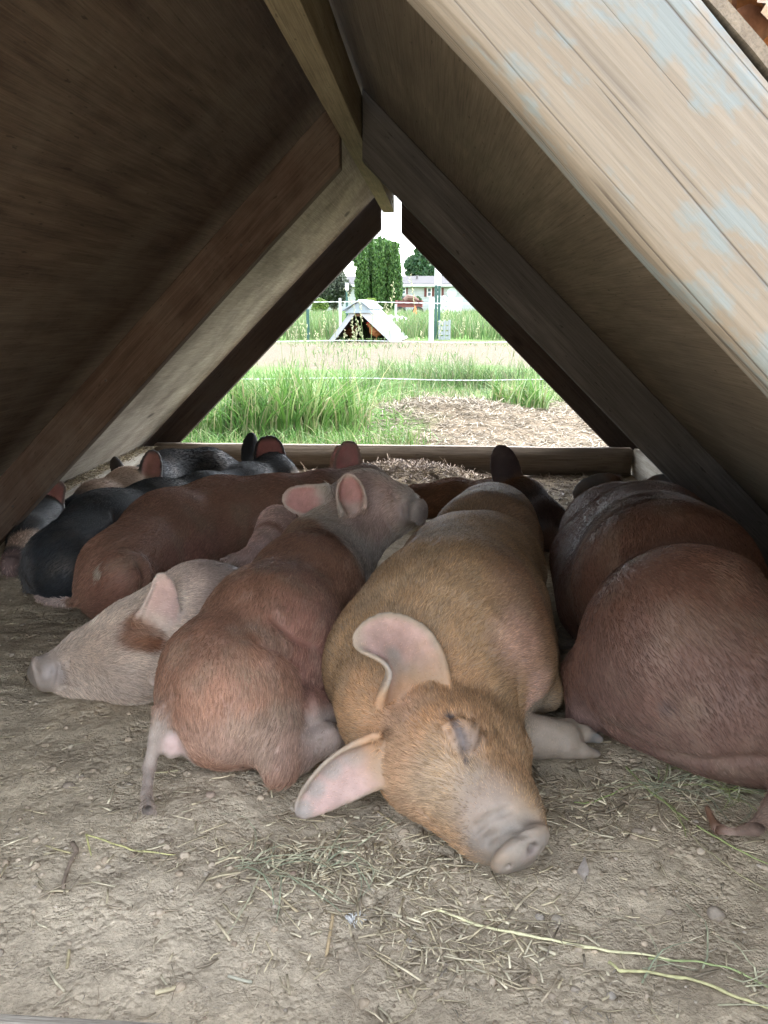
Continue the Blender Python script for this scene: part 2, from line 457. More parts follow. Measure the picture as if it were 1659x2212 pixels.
def rafter(side, y, xcut, mat, name='rafter', bev=0.003, gap=0.0, foot=0.0, th=0.038, off0=0.0, wd=TT):
    """a rafter lying against the inside of one plywood slope, plumb cut at the ridge, level cut at the foot"""
    a = AL if side < 0 else AR
    def zl(x, off):        # height of the line 'off' inside the slope at |x|
        return ZA - abs(x) * math.tan(a) - off / math.cos(a)
    def xl(z, off):
        return (ZA - off / math.cos(a) - z) / math.tan(a)
    s = side
    o0, o1 = off0 + gap, off0 + gap + wd
    poly = [(xcut, zl(xcut, o0)), (xcut, zl(xcut, o1)), (s * xl(foot, o1), foot), (s * xl(foot, o0), foot)]
    return prism_xz(name, poly, y, y + th, mat, shelter, bev, grain=(s * math.cos(a), 0, -math.sin(a)))

# plywood sheets: one each side, 12 mm
def sheet(side, mat, y0, y1, th=0.012, label=None):
    a = AL if side < 0 else AR; s = side
    n = np.array([s * math.sin(a), math.cos(a)]); d = np.array([s * math.cos(a), -math.sin(a)])
    A = np.array([0, ZA]) + d * 0.003; B = np.array([0, ZA]) + d * (ZA + 0.01) / math.sin(a)
    NX, NY = 60, 60
    g = Geo()
    # gently cupped sheet with a ragged front edge
    fr = frame_x((0, 1, 0), (d[0], 0, d[1]), (A[0], y0, A[1]))
    V = []; 
    for t in (0.0005, th):
        for i in range(NX + 1):
            for j in range(NY + 1):
                q = A + (B - A) * i / NX + n * (t + 0.002 * math.sin(i / NX * 3.1) * 0)
                yy = y0 + (y1 - y0) * j / NY
                if j == 0: yy += 0.0012 * math.sin(i * 1.7) + 0.001 * math.sin(i * 0.6)
                V.append((q[0], yy, q[1]))
    W = (NY + 1); L = (NX + 1) * W
    Fc = []
    for i in range(NX):
        for j in range(NY):
            q = (i * W + j, i * W + j + 1, (i + 1) * W + j + 1, (i + 1) * W + j)
            Fc.append(q); Fc.append(tuple(L + k for k in q[::-1]))
    for i in range(NX):
        Fc.append((i * W, (i + 1) * W, L + (i + 1) * W, L + i * W)); Fc.append((i * W + NY, L + i * W + NY, L + (i + 1) * W + NY, (i + 1) * W + NY))
    for j in range(NY):
        Fc.append((j, L + j, L + j + 1, j + 1)); Fc.append((NX * W + j, NX * W + j + 1, L + NX * W + j + 1, L + NX * W + j))
    o = mesh_obj('plywood_panel', V, Fc, mat, shelter, frame=fr)
    if label: o['label'] = label
    return o
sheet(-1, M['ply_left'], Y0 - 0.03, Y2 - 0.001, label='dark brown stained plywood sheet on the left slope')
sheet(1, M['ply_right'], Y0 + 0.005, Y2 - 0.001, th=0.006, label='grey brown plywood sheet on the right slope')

rafter(-1, Y0, -0.028, M['rafter_brown'])
fr_r = rafter(1, Y0 + 0.001, 0.020, M['painted'], bev=0.009)
fr_r['label'] = 'weathered front rafter with flaking pale blue paint and long cracks'
# slight waviness of the old front board
bm = bmesh.new(); bm.from_mesh(fr_r.data)
bmesh.ops.subdivide_edges(bm, edges=[e for e in bm.edges if e.calc_length() > 0.3], cuts=60, use_grid_fill=True)
for v in bm.verts:
    w = vnoise(np.array([[v.co.x * 7, v.co.z * 3, v.co.y]]), 1, 5, 2)[0]; v.co.z += 0.0035 * w
for f in bm.faces: f.smooth = True
bm.to_mesh(fr_r.data); bm.free()
rl = rafter(-1, Y1, -0.026, M['rafter_brown']); rl['label'] = 'dirty brown middle rafter'
rr = rafter(1, Y1, 0.016, M['rafter_grey']); rr['label'] = 'dark grey middle rafter'
rafter(-1, Y2 + 0.001, -0.030, M['rafter_dark'], gap=-0.0035)
rafter(1, Y2 + 0.001, 0.036, M['rafter_dark'], gap=0.002)
# ridge board: 38 mm wide, its lower edge shows
rd = prism_xz('ridge_board', [(-0.024, 0.8655), (0.0138, 0.8655), (0.0138, 0.945), (-0.024, 0.938)], Y0 - 0.02, Y2 - 0.004, M['ridge'], shelter, 0.002, grain=(0, 1, 0))
# back board and side boards on the ground, front board half buried
def long_board(name, x0, x1, y0, y1, z0, z1, mat, along, bev=0.004, wav=0.002, seed=0):
    o = box(name, (x0, y0, z0), (x1, y1, z1), mat, shelter, 0, frame=frame_x(along, (0, 0, 1), (x0, y0, z0)))
    bm = bmesh.new(); bm.from_mesh(o.data); bmesh.ops.recalc_face_normals(bm, faces=bm.faces)
    bmesh.ops.bevel(bm, geom=list(bm.edges), offset=bev, segments=2, affect='EDGES')
    bmesh.ops.subdivide_edges(bm, edges=[e for e in bm.edges if e.calc_length() > 0.5], cuts=50)
    co = np.array([v.co for v in bm.verts]); w = vnoise(co * np.array([9, 20, 20]), 1, seed, 2)
    for v, k in zip(bm.verts, w): v.co.y += wav * k; v.co.z += wav * k * 0.6
    for f in bm.faces: f.smooth = True
    bm.to_mesh(o.data); bm.free(); return o
long_board('base_board', -0.845, 0.842, Y2 - 0.038, Y2 - 0.001, -0.01, 0.089, M['sill'], (1, 0, 0), seed=3)['label'] = 'dirt covered board along the back of the shelter floor'
long_board('base_board', -0.89, -0.852, Y0 + 0.06, Y2 - 0.003, -0.01, 0.075, M['sill_pale'], (0, 1, 0), seed=4)
long_board('base_board', 0.849, 0.886, Y0 + 0.06, Y2 - 0.003, -0.01, 0.085, M['sill_pale'], (0, 1, 0), seed=5)
long_board('base_board', -0.87, 0.86, 0.40, 0.4315, -0.01, 0.088, M['sill_pale'], (1, 0, 0), seed=6)['label'] = 'pale front board half buried in soil'

# nail heads along the rafters and the front board
def nails(par_y, side, ss, name='nail_head', c=None):
    a = AL if side < 0 else AR
    for i, (s0, off) in enumerate(ss):
        x = side * (s0 * math.cos(a) - off * math.sin(a)); z = ZA - s0 * math.sin(a) - off * math.cos(a)
        g = Geo(); g.tube([(x, par_y - 0.0015, z), (x, par_y, z), (x, par_y + 0.004, z)], [0.0024, 0.0030, 0.0024], 10, (0.10, 0.085, 0.075)); g.build(name, M['stone'], shelter)
nails(Y1, -1, [(0.36, 0.05), (0.75, 0.03), (1.1, 0.06)])
nails(Y1, 1, [(0.34, 0.05), (0.7, 0.035), (1.02, 0.06)])
# ------------------------------------------------------------------ animals: one continuous skin grown from a distance field
BIG = 0.08
class Field:
    def __init__(s, lo, hi, h):
        s.lo = np.array(lo, float); s.h = h
        s.n = np.ceil((np.array(hi, float) - s.lo) / h).astype(int) + 1
        s.F = np.full(s.n, BIG, np.float32)
        s.ax = [(s.lo[i] + h * np.arange(s.n[i])).astype(np.float32) for i in range(3)]
        s.ears = []
    def _win(s, lo, hi):
        i0 = np.clip(np.floor((np.array(lo) - s.lo) / s.h).astype(int), 0, s.n); i1 = np.clip(np.ceil((np.array(hi) - s.lo) / s.h).astype(int) + 1, 0, s.n)
        if np.any(i1 <= i0): return None
        sl = tuple(slice(a, b) for a, b in zip(i0, i1))
        return sl, s.ax[0][sl[0]][:, None, None], s.ax[1][sl[1]][None, :, None], s.ax[2][sl[2]][None, None, :]
    def _union(s, sl, D, k):
        A = s.F[sl]
        if k > 0:
            hh = np.maximum(k - np.abs(A - D), 0); s.F[sl] = np.minimum(A, D) - hh * hh / (4 * k)
        else: s.F[sl] = np.minimum(A, D)
    def cone(s, a, b, k=0.03, flat=None):
        """smooth union of a limb tapering between the balls a and b"""
        (A, ra), (B, rb) = a, b
        A = np.array(A, float); B = np.array(B, float); m = max(k, 0.02) + 0.02
        w = s._win(np.minimum(A - ra, B - rb) - m, np.maximum(A + ra, B + rb) + m)
        if w is None: return s
        sl, X, Y, Z = w; ab = B - A; L = max(ab @ ab, 1e-9)
        t = np.clip(((X - A[0]) * ab[0] + (Y - A[1]) * ab[1] + (Z - A[2]) * ab[2]) / L, 0, 1)
        D = np.sqrt((X - A[0] - t * ab[0]) ** 2 + (Y - A[1] - t * ab[1]) ** 2 + (Z - A[2] - t * ab[2]) ** 2) - (ra + (rb - ra) * t)
        s._union(sl, D, k); return s
    def chain(s, balls, k=0.03):
        for a, b in zip(balls[:-1], balls[1:]): s.cone(a, b, k)
        return s
    def ball(s, b, k=0.03): return s.cone(b, b, k)
    def _ell(s, c, R, r, m):
        c = np.array(c, float); r = np.array(r, float); R = np.array(R, float)    # rows of R: the axes
        e = np.sqrt(((R * r[:, None]) ** 2).sum(0))
        w = s._win(c - e - m, c + e + m)
        if w is None: return None
        sl, X, Y, Z = w; X = X - c[0]; Y = Y - c[1]; Z = Z - c[2]
        q = [(R[i][0] * X + R[i][1] * Y + R[i][2] * Z) / r[i] for i in range(3)]
        k0 = np.sqrt(q[0] ** 2 + q[1] ** 2 + q[2] ** 2); k1 = np.sqrt((q[0] / r[0]) ** 2 + (q[1] / r[1]) ** 2 + (q[2] / r[2]) ** 2) + 1e-6
        return sl, k0 * (k0 - 1) / k1
    def ell(s, c, R, r, k=0.03):
        w = s._ell(c, R, r, max(k, 0.02) + 0.015)
        if w: s._union(w[0], w[1], k)
        return s
    def carve(s, c, R, r, k=0.004):
        w = s._ell(c, R, r, k + 0.01)
        if w is None: return s
        sl, D = w; A = -s.F[sl]
        hh = np.maximum(k - np.abs(A - D), 0); s.F[sl] = -(np.minimum(A, D) - hh * hh / (4 * k)); return s
    def hit(s, u, v):
        """first point of the skin on the line of sight through the photo position (u, v)"""
        r = ray(u, v); t = np.arange(0.3, 3.4, 0.0008); P = CAM + t[:, None] * r
        I = np.rint((P - s.lo) / s.h).astype(int); ok = np.all((I >= 0) & (I < s.n), 1)
        val = np.full(len(t), 1.0); J = I[ok]; val[ok] = s.F[J[:, 0], J[:, 1], J[:, 2]]
        w = np.where(val < 0)[0]
        return P[w[0]] if len(w) else P[np.argmin(val)]
    def groove(s, uv, r=0.004, k=0.004, n=14, out=0.35):
        """a crease pressed into the skin along photo positions"""
        uv = np.array(uv, float); seg = np.linspace(0, len(uv) - 1, n); hits = []
        for q in seg:
            i = min(int(q), len(uv) - 2); p = uv[i] + (uv[i + 1] - uv[i]) * (q - i); h = s.hit(*p); hits.append(h + (CAM - h) / np.linalg.norm(CAM - h) * r * out)
        for a, b, q in zip(hits[:-1], hits[1:], seg):
            if np.linalg.norm(a - b) > 0.06: continue
            e = b - a; L = np.linalg.norm(e) / 2; x = e / (2 * L + 1e-9); z = (CAM - a); z = z - x * (z @ x); z /= np.linalg.norm(z); y = np.cross(z, x)
            s.carve((a + b) / 2, [x, y, z], [L + r, r * 0.75, r], k)
        return s
    def ear(s, base, tip, face, width, cup=0.25, bend=(0, 0, 0), thick=0.003, tipfold=None, tapered=1.0, roll=(0, 0), bw=0.6):
        """a cupped leaf: base, tip, facing direction of the inner side; bend moves the middle"""
        base = np.array(base, float); tip = np.array(tip, float); face = np.array(face, float); face /= np.linalg.norm(face)
        mid = (base + tip) / 2 + np.array(bend, float); L = np.linalg.norm(tip - base)
        ns = int(L * 1.25 / 0.0019) + 8; pts = []; nor = []; wid = []; rel = []
        for i in range(ns):
            u = i / (ns - 1)
            C = (1 - u) ** 2 * base + 2 * u * (1 - u) * mid + u * u * tip
            T = 2 * (1 - u) * (mid - base) + 2 * u * (tip - mid); T /= np.linalg.norm(T)
            fd = face if tipfold is None else (face * (1 - u) + np.array(tipfold, float) * u)
            N = fd - T * (fd @ T); N /= np.linalg.norm(N) + 1e-9; S = np.cross(T, N)
            prof = (bw * (1 - u) + 1.0 * 2.1 * u) * 1.0 if u < 0.32 else None
            w = width * ((bw + (1 - bw) * math.sin(min(u / 0.38, 1) * math.pi / 2)) * math.sqrt(max(0.0, 1 - max(0, (u - 0.38) / 0.62) ** (2.0 * tapered))))
            nt = max(3, int(2 * w * (1 + abs(cup) * 0.5) / 0.0019))
            for j in range(nt + 1):
                t = -1 + 2 * j / nt
                off = cup * w * t * t * (1 - 0.45 * u)
                edge = max(0, abs(t) - 0.55) / 0.45; rr = roll[0] if t < 0 else roll[1]
                p = C + S * w * t * (1 - 0.45 * abs(rr) * edge ** 2) + N * (off + rr * w * edge ** 2)
                pts.append(p); nor.append(N - S * 2 * cup * t * 0.7); rel.append((u, t))
        pts = np.array(pts); nor = np.array(nor); nor /= np.linalg.norm(nor, axis=1)[:, None]
        s.ears.append((pts, nor, np.array(rel)))
        m = thick + 0.006
        for p, (u, t) in zip(pts, rel):
            th = thick * (1.0 + 0.9 * max(0, 0.35 - u) / 0.35)
            w = s._win(p - m, p + m)
            if w is None: continue
            sl, X, Y, Z = w
            D = np.sqrt((X - p[0]) ** 2 + (Y - p[1]) ** 2 + (Z - p[2]) ** 2) - th
            A = s.F[sl]; k = 0.003
            hh = np.maximum(k - np.abs(A - D), 0) * (0.0 if u > 0.25 else 0.5); s.F[sl] = np.minimum(A, D) - hh * hh / (4 * k)
        return s
    def mesh(s):
        F = s.F; n = s.n; S = F < 0
        # cells with a sign change
        c = np.zeros(n - 1, np.int8)
        for a in (0, 1):
            for b in (0, 1):
                for d in (0, 1): c += S[a:n[0] - 1 + a, b:n[1] - 1 + b, d:n[2] - 1 + d]
        act = (c > 0) & (c < 8); idx = np.full(n - 1, -1, np.int64); I = np.argwhere(act); idx[act] = np.arange(len(I))
        acc = np.zeros((len(I), 3)); cnt = np.zeros(len(I))
        cor = [(a, b, d) for a in (0, 1) for b in (0, 1) for d in (0, 1)]
        val = {q: F[I[:, 0] + q[0], I[:, 1] + q[1], I[:, 2] + q[2]] for q in cor}
        for q in cor:
            for ax in range(3):
                if q[ax] == 0:
                    p = list(q); p[ax] = 1; p = tuple(p); A, B = val[q], val[p]; x = (A < 0) != (B < 0)
                    t = np.where(x, A / np.where(x, A - B, 1), 0)
                    pos = np.tile(np.array(q, float), (len(I), 1)); pos[:, ax] += t
                    acc[x] += pos[x]; cnt[x] += 1
        V = s.lo + s.h * (I + acc / cnt[:, None])
        Q = []
        for ax in range(3):
            o = [a for a in range(3) if a != ax]
            sa = [slice(0, None)] * 3; sb = [slice(0, None)] * 3; sa[ax] = slice(0, n[ax] - 1); sb[ax] = slice(1, n[ax])
            x = S[tuple(sa)] != S[tuple(sb)]; E = np.argwhere(x); flip = S[tuple(sa)][x]
            E0 = E[(E[:, o[0]] > 0) & (E[:, o[1]] > 0) & (E[:, o[0]] < n[o[0]] - 1) & (E[:, o[1]] < n[o[1]] - 1)]
            flip = flip[(E[:, o[0]] > 0) & (E[:, o[1]] > 0) & (E[:, o[0]] < n[o[0]] - 1) & (E[:, o[1]] < n[o[1]] - 1)]
            def g(da, db):
                q = E0.copy(); q[:, o[0]] -= da; q[:, o[1]] -= db; return idx[q[:, 0], q[:, 1], q[:, 2]]
            a, b, c_, d = g(0, 0), g(1, 0), g(1, 1), g(0, 1)
            qd = np.stack([a, b, c_, d], 1)
            if ax == 1: flip = ~flip
            qd[~flip] = qd[~flip][:, ::-1]
            Q.append(qd)
        return V, np.concatenate(Q)[:, ::-1]

def relax(V, Q, it=2, lam=0.5):
    e = np.concatenate([Q[:, [0, 1]], Q[:, [1, 2]], Q[:, [2, 3]], Q[:, [3, 0]]])
    for _ in range(it):
        S = np.zeros_like(V); C = np.zeros(len(V))
        for a, b in ((0, 1), (1, 0)):
            for k in range(3): S[:, k] += np.bincount(e[:, a], V[e[:, b], k], len(V))
            C += np.bincount(e[:, a], minlength=len(V))
        V = V + lam * (S / np.maximum(C, 1)[:, None] - V)
    return V

def normals(V, Q):
    n = np.cross(V[Q[:, 2]] - V[Q[:, 0]], V[Q[:, 3]] - V[Q[:, 1]])
    N = np.zeros_like(V)
    for j in range(4):
        for k in range(3): N[:, k] += np.bincount(Q[:, j], n[:, k], len(V))
    return N / (np.linalg.norm(N, axis=1)[:, None] + 1e-12), np.linalg.norm(n, axis=1) / 2

def skin_material():
    m, nt, bs = new_mat('pig_skin')
    a = nd(nt, 'ShaderNodeAttribute', attribute_name='coat')
    n = noise(nt, coords(nt), 55, 5, 0.65); n2 = noise(nt, coords(nt), 300, 3, 0.6); n3 = noise(nt, coords(nt), 9, 4, 0.6)
    k = ramp(nt, n, [(0.3, 0.86), (0.7, 1.12)]); c = mixc(nt, 1.0, a.outputs['Color'], k, 'MULTIPLY')
    d = ramp(nt, n3, [(0.5, 0.0), (0.75, 0.35)]); c = mixc(nt, d, c, (0.26, 0.21, 0.165))
    nt.links.new(c, bs.inputs['Base Color']); bs.inputs['Roughness'].default_value = 0.62; bs.inputs['Specular IOR Level'].default_value = 0.35
    bs.inputs['Subsurface Weight'].default_value = 0.12; bs.inputs['Subsurface Radius'].default_value = (1, 0.4, 0.25); bs.inputs['Subsurface Scale'].default_value = 0.006
    s = nd(nt, 'ShaderNodeMath', operation='MULTIPLY_ADD'); nt.links.new(n2, s.inputs[0]); s.inputs[1].default_value = 0.5; nt.links.new(n, s.inputs[2])
    bump(nt, bs, s.outputs[0], 0.45, 0.0015)
    return m
def hair_material():
    m, nt, bs = new_mat('bristle')
    a = nd(nt, 'ShaderNodeAttribute', attribute_name='coat')
    nt.links.new(a.outputs['Color'], bs.inputs['Base Color']); bs.inputs['Roughness'].default_value = 0.6; bs.inputs['Specular IOR Level'].default_value = 0.2
    return m
M['skin'] = skin_material(); M['bristle'] = hair_material()

def ear_sides(Fd, V, N):
    """+1 on the inner side of an ear, -1 on its outer side, 0 elsewhere, plus distance to the ear's rim (0..1)"""
    side = np.zeros(len(V)); rim = np.zeros(len(V)); fade = np.zeros(len(V))
    for pts, nor, rel in Fd.ears:
        lo, hi = pts.min(0) - 0.008, pts.max(0) + 0.008
        w = np.where(np.all((V > lo) & (V < hi), 1))[0]
        for c in range(0, len(w), 4000):
            j = w[c:c + 4000]; D = ((V[j][:, None] - pts[None]) ** 2).sum(-1); k = D.argmin(1); d = np.sqrt(D[np.arange(len(j)), k])
            r = rel[k]; s_ = np.sign((N[j] * nor[k]).sum(1)); ok = (d < 0.0075) & (r[:, 0] > 0.03)
            side[j[ok]] = s_[ok]; rim[j[ok]] = np.maximum(np.abs(r[ok, 1]), r[ok, 0]); fade[j[ok]] = sstep(0.05, 0.42, r[ok, 0] + 0.1 * vnoise(V[j[ok]], 60, 4, 2))
    return side, rim, fade

def pig(Fd, label, spine, coat, hairs=20000, hlen=0.014, hrad=0.00028, hair_tint=1.0, ear_in=(0.52, 0.25, 0.22), ear_out=(0.36, 0.28, 0.23), seed=0, lift=0.13, group='pigs asleep in the shelter', ear_fn=None, hcol=None, relax_it=3, short=(), dust=0.4):
    V, Q = Fd.mesh(); V = relax(V, Q, relax_it, 0.45); N, A = normals(V, Q)
    if (V[Q].mean(1) * np.cross(V[Q[:, 2]] - V[Q[:, 0]], V[Q[:, 3]] - V[Q[:, 1]])).sum() < 0:
        Q = Q[:, ::-1].copy(); N = -N
    side, rim, fade = ear_sides(Fd, V, N)
    C = coat(V, N)
    fuzz = vnoise(V, 60, seed, 3)[:, None]; broad = vnoise(V, 11, seed + 5, 3)[:, None]
    C = C * (1 + 0.14 * fuzz + 0.16 * broad)
    C = lerp(C, (0.27, 0.22, 0.16), (sstep(0.05, 0.5, vnoise(V, 24, seed + 63, 3)) * dust * 0.8)[:, None])
    ein = np.array(ear_in) * (1 + 0.18 * vnoise(V, 55, 3, 3)[:, None]); eo = np.array(ear_out) * (1 + 0.15 * fuzz)
    inn = (side > 0)[:, None]; outm = (side < 0)[:, None]
    ein = ein + (np.array(ear_out) * 1.02 - ein) * sstep(0.82, 1.0, rim)[:, None]
    if ear_fn is not None: ein, eo = ear_fn(V, N, ein, eo)
    fade = fade[:, None]
    C = np.where(inn, C + (ein - C) * fade, np.where(outm, C + (eo - C) * fade, C))
    body = mesh_obj('pig', V, Q, M['skin'], smooth=True, colour=np.clip(C, 0.004, 0.9))
    tag(body, label, 'pig', group)
    # bristles
    r = np.random.default_rng(seed + 100)
    w = A * np.where(side[Q[:, 0]] != 0, 0.35, 1.0) * np.where(N[Q[:, 0], 2] < -0.5, 0.15, 1.0)
    f = r.choice(len(Q), hairs, p=w / w.sum()); q = Q[f]
    a, b = r.random(hairs)[:, None], r.random(hairs)[:, None]
    P = (1 - a) * (1 - b) * V[q[:, 0]] + a * (1 - b) * V[q[:, 1]] + a * b * V[q[:, 2]] + (1 - a) * b * V[q[:, 3]]
    Nn = N[q[:, 0]]
    sp = np.array([np.array(p, float) for p in spine])     # from snout to tail
    T = sp[1:] - sp[:-1]; T /= np.linalg.norm(T, axis=1)[:, None]; mid = (sp[1:] + sp[:-1]) / 2
    D = ((P[:, None] - mid[None]) ** 2).sum(-1); W = np.exp(-D / 0.012); W /= W.sum(1)[:, None] + 1e-12
    dr = W @ T; dr = dr + np.array([0, 0, -0.45]) + 0.35 * np.stack([vnoise(P, 14, seed + 50 + i, 2) for i in range(3)], 1) + r.normal(0, 0.13, (hairs, 3))
    dr = dr - Nn * (dr * Nn).sum(1)[:, None]; dr /= np.linalg.norm(dr, axis=1)[:, None] + 1e-9
    L = hlen * (0.55 + 0.8 * r.random(hairs))[:, None] * (0.85 + 0.4 * vnoise(P, 8, seed + 9, 2))[:, None]
    L = np.where((side[q[:, 0]] != 0)[:, None], L * 0.38, L)
    for c_, r_s, f_ in short:
        L = L * (1 - (1 - f_) * blob(P, c_, r_s, 0.5, 0.1))
    lf = lift * (0.6 + 0.8 * r.random(hairs))[:, None]
    p0 = P - Nn * 0.0005; p1 = P + dr * L * 0.5 + Nn * L * lf * 0.7; p2 = P + dr * L + Nn * L * lf * 0.9
    hc = bpy.data.hair_curves.new('bristles'); hc.add_curves([3] * hairs)
    pos = np.stack([p0, p1, p2], 1).reshape(-1, 3).astype(np.float32)
    hc.attributes['position'].data.foreach_set('vector', pos.ravel())
    ra = hc.attributes.get('radius') or hc.attributes.new('radius', 'FLOAT', 'POINT')
    ra.data.foreach_set('value', (np.array([1, 0.85, 0.12])[None] * (hrad * np.clip(L[:, 0] / (hlen * 0.6), 0.25, 1.0))[:, None]).astype(np.float32).ravel())
    ca = hc.attributes.new('coat', 'FLOAT_COLOR', 'CURVE')
    base = C[q[:, 0]] if hcol is None else hcol(P, Nn, C[q[:, 0]])
    base = base * (1 + 0.30 * vnoise(P, 38, seed + 60, 3) + 0.16 * vnoise(P, 12, seed + 61, 2))[:, None]
    base = lerp(base, (0.31, 0.255, 0.185), (sstep(0.12, 0.55, vnoise(P, 16, seed + 62, 3)) * dust)[:, None])
    hcq = base * hair_tint * (0.55 + 0.85 * r.random(hairs)[:, None])
    cc = np.ones((hairs, 4), np.float32); cc[:, :3] = np.clip(hcq, 0.004, 0.9); ca.data.foreach_set('color', cc.ravel())
    hc.materials.append(M['bristle'])
    ho = bpy.data.objects.new('bristles', hc); col.objects.link(ho); ho.parent = body; ho['kind'] = 'stuff'
    return body

def blob(V, c, r, soft=0.35, warp=0.25, seed=1, ns=30):
    """soft edged region of a coat marking: c centre, r radius or three radii"""
    d = np.sqrt((((V - np.array(c)) / np.array(r)) ** 2).sum(1)) + warp * vnoise(V, ns, seed, 3)
    return (1 - sstep(1 - soft, 1 + soft * 0.5, d))[:, None]
def lerp(a, b, t): return a + (np.array(b) - a) * t
def const(V, c): return np.tile(np.array(c, float), (len(V), 1))
def bounds(balls, m=0.06):
    lo = np.min([b[0] - b[1] for b in balls], 0) - m; hi = np.max([b[0] + b[1] for b in balls], 0) + m; return lo, hi
toward = lambda p: (CAM - np.array(p)) / np.linalg.norm(CAM - np.array(p))

# ================= pig: ginger one in front
B = ball
def ginger_front_pig():
    rump = B(1050, 1178, 122, g=1.0); loin = B(1010, 1262, 152, g=1.0); chest = B(975, 1360, 196, g=0.98); should = B(935, 1440, 185, g=0.85)
    c0 = B(872, 1530, 118, g=1.15); c1 = B(962, 1640, 118, g=0.98); c2 = B(1058, 1752, 88, g=0.95); c3 = B(1100, 1805, 72, g=0.90)
    lo, hi = bounds([rump, loin, chest, should, c0, c1, c2, c3], 0.05); hi[2] += 0.05; hi[0] += 0.06; lo[0] -= 0.06; lo[2] = -0.02
    F = Field(lo, hi, 0.0031)
    F.cone(B(1048, 1205, 85, z=0.06), B(1010, 1262, 110, z=0.07), 0.02)
    F.ball(loin, 0.02).ball(B(1040, 1240, 138, z=loin[0][2] * .92), 0.02).cone(rump, B(1062, 1140, 98, z=rump[0][2]), 0.010)
    F.cone(loin, chest, 0.02).cone(B(1040, 1330, 150, z=.11), B(1060, 1420, 140, z=.095), 0.012)
    F.cone(chest, should, 0.02)
    F.ball(B(850, 1440, 152, g=0.9), 0.02)
    F.cone(should, c0, 0.06)
    # upper arm and folded foreleg with its hoof
    F.cone(B(1120, 1410, 90, g=1.0), B(1172, 1490, 48, z=0.045), 0.02)
    F.cone(B(1040, 1590, 48, z=0.035), B(1160, 1592, 43, z=0.033), 0.015)
    F.cone(B(1160, 1592, 42, z=0.033), B(1215, 1596, 41, z=0.031), 0.01)
    F.cone(B(1218, 1580, 25, z=0.034), B(1262, 1586, 20, z=0.030), 0.006).cone(B(1262, 1584, 19, z=0.030), B(1294, 1597, 10, z=0.022), 0.003)
    F.cone(B(1218, 1614, 25, z=0.026), B(1258, 1622, 17, z=0.020), 0.006).cone(B(1258, 1622, 17, z=0.020), B(1290, 1629, 9, z=0.012), 0.003)
    F.ball(B(1232, 1560, 10, z=0.045), 0.006)
    # head
    F.cone(c0, c1, 0.03).cone(c1, c2, 0.03).cone(c2, c3, 0.02)
    F.cone(B(1010, 1500, 100, z=0.075), B(1070, 1620, 72, z=0.055), 0.03)      # cheek
    F.cone(B(1060, 1640, 70, z=0.05), B(1115, 1760, 50, z=0.04), 0.025)
    F.cone(B(838, 1570, 72, z=0.06), B(890, 1680, 60, z=0.04), 0.03).ball(B(835, 1500, 80, z=0.09), 0.04)
    F.cone(B(905, 1720, 40, z=0.028), B(1030, 1820, 34, z=0.022), 0.012)       # lower jaw
    F.cone(B(940, 1580, 60, z=c1[0][2] + 0.03), B(1020, 1560, 40, z=c1[0][2] + 0.03), 0.03)  # brow
    # snout disc: rim turned to the lower right
    sn = at(1128, 1838, z=0.038); ax = np.array(c3[0]) - np.array(c1[0]); ax /= np.linalg.norm(ax)
    ax = ax + np.array([0.16, -0.02, -0.34]); ax /= np.linalg.norm(ax)
    e1 = np.cross(ax, UP); e1 /= np.linalg.norm(e1); e2 = np.cross(e1, ax)
    tilt = math.radians(-32); f1 = e1 * math.cos(tilt) + e2 * math.sin(tilt); f2 = np.cross(ax, f1)
    F.ell(sn - ax * 0.004, [f1, f2, ax], [0.036, 0.027, 0.012], 0.007)
    F.ell(sn + ax * 0.002 , [f1, f2, ax], [0.033, 0.024, 0.010], 0.004)
    F.carve(sn - ax * 0.019 + f2 * 0.0, [f1, f2, ax], [0.0, 0.0, 0.0], 0.001) if False else None
    n1, n2 = F.hit(1152, 1836), F.hit(1100, 1862)
    F.carve(n1 + FW * 0.003, [RT, UP, FW], [0.0062, 0.0048, 0.011], 0.004); F.carve(n2 + FW * 0.003 - UP * 0.004, [RT, UP, FW], [0.003, 0.002, 0.005], 0.003)
    # closed eye
    e = F.hit(1003, 1592)
    F.ell(F.hit(986, 1582), [RT, UP, FW], [0.014, 0.016, 0.009], 0.014)
    F.ell(F.hit(1022, 1590), [RT, UP, FW], [0.012, 0.016, 0.008], 0.014)
    slit = [F.hit(*q_) for q_ in ((975, 1548), (984, 1560), (991, 1575), (996, 1590), (1000, 1605), (1004, 1622), (1010, 1640))]
    F.groove([(975, 1545), (992, 1575), (999, 1605), (1012, 1645)], 0.0046, 0.004)
    F.groove([(964, 1572), (971, 1598), (985, 1632)], 0.0028, 0.004)
    F.groove([(1044, 1568), (1044, 1605), (1025, 1635)], 0.004, 0.004)
    F.groove([(1004, 1546), (1020, 1554), (1034, 1572)], 0.0024, 0.004)
    # wrinkles over the snout
    F.groove([(1045, 1822), (1070, 1790), (1110, 1775), (1160, 1768)], 0.0055, 0.004)
    F.groove([(1060, 1808), (1080, 1802), (1105, 1788), (1120, 1790), (1150, 1780)], 0.004, 0.003)
    F.groove([(1075, 1830), (1085, 1815), (1110, 1800), (1128, 1804), (1160, 1796)], 0.0034, 0.003)
    F.groove([(1022, 1795), (1060, 1765), (1105, 1748)], 0.0045, 0.005)
    F.groove([(905, 1745), (960, 1800), (1030, 1850)], 0.0035, 0.003)
    F.groove([(1118, 1480), (1128, 1560), (1150, 1640)], 0.003, 0.006)
    # ears
    b1 = F.hit(868, 1498)
    t1 = at(765, 1392, d=(b1 - CAM) @ FW - 0.02)
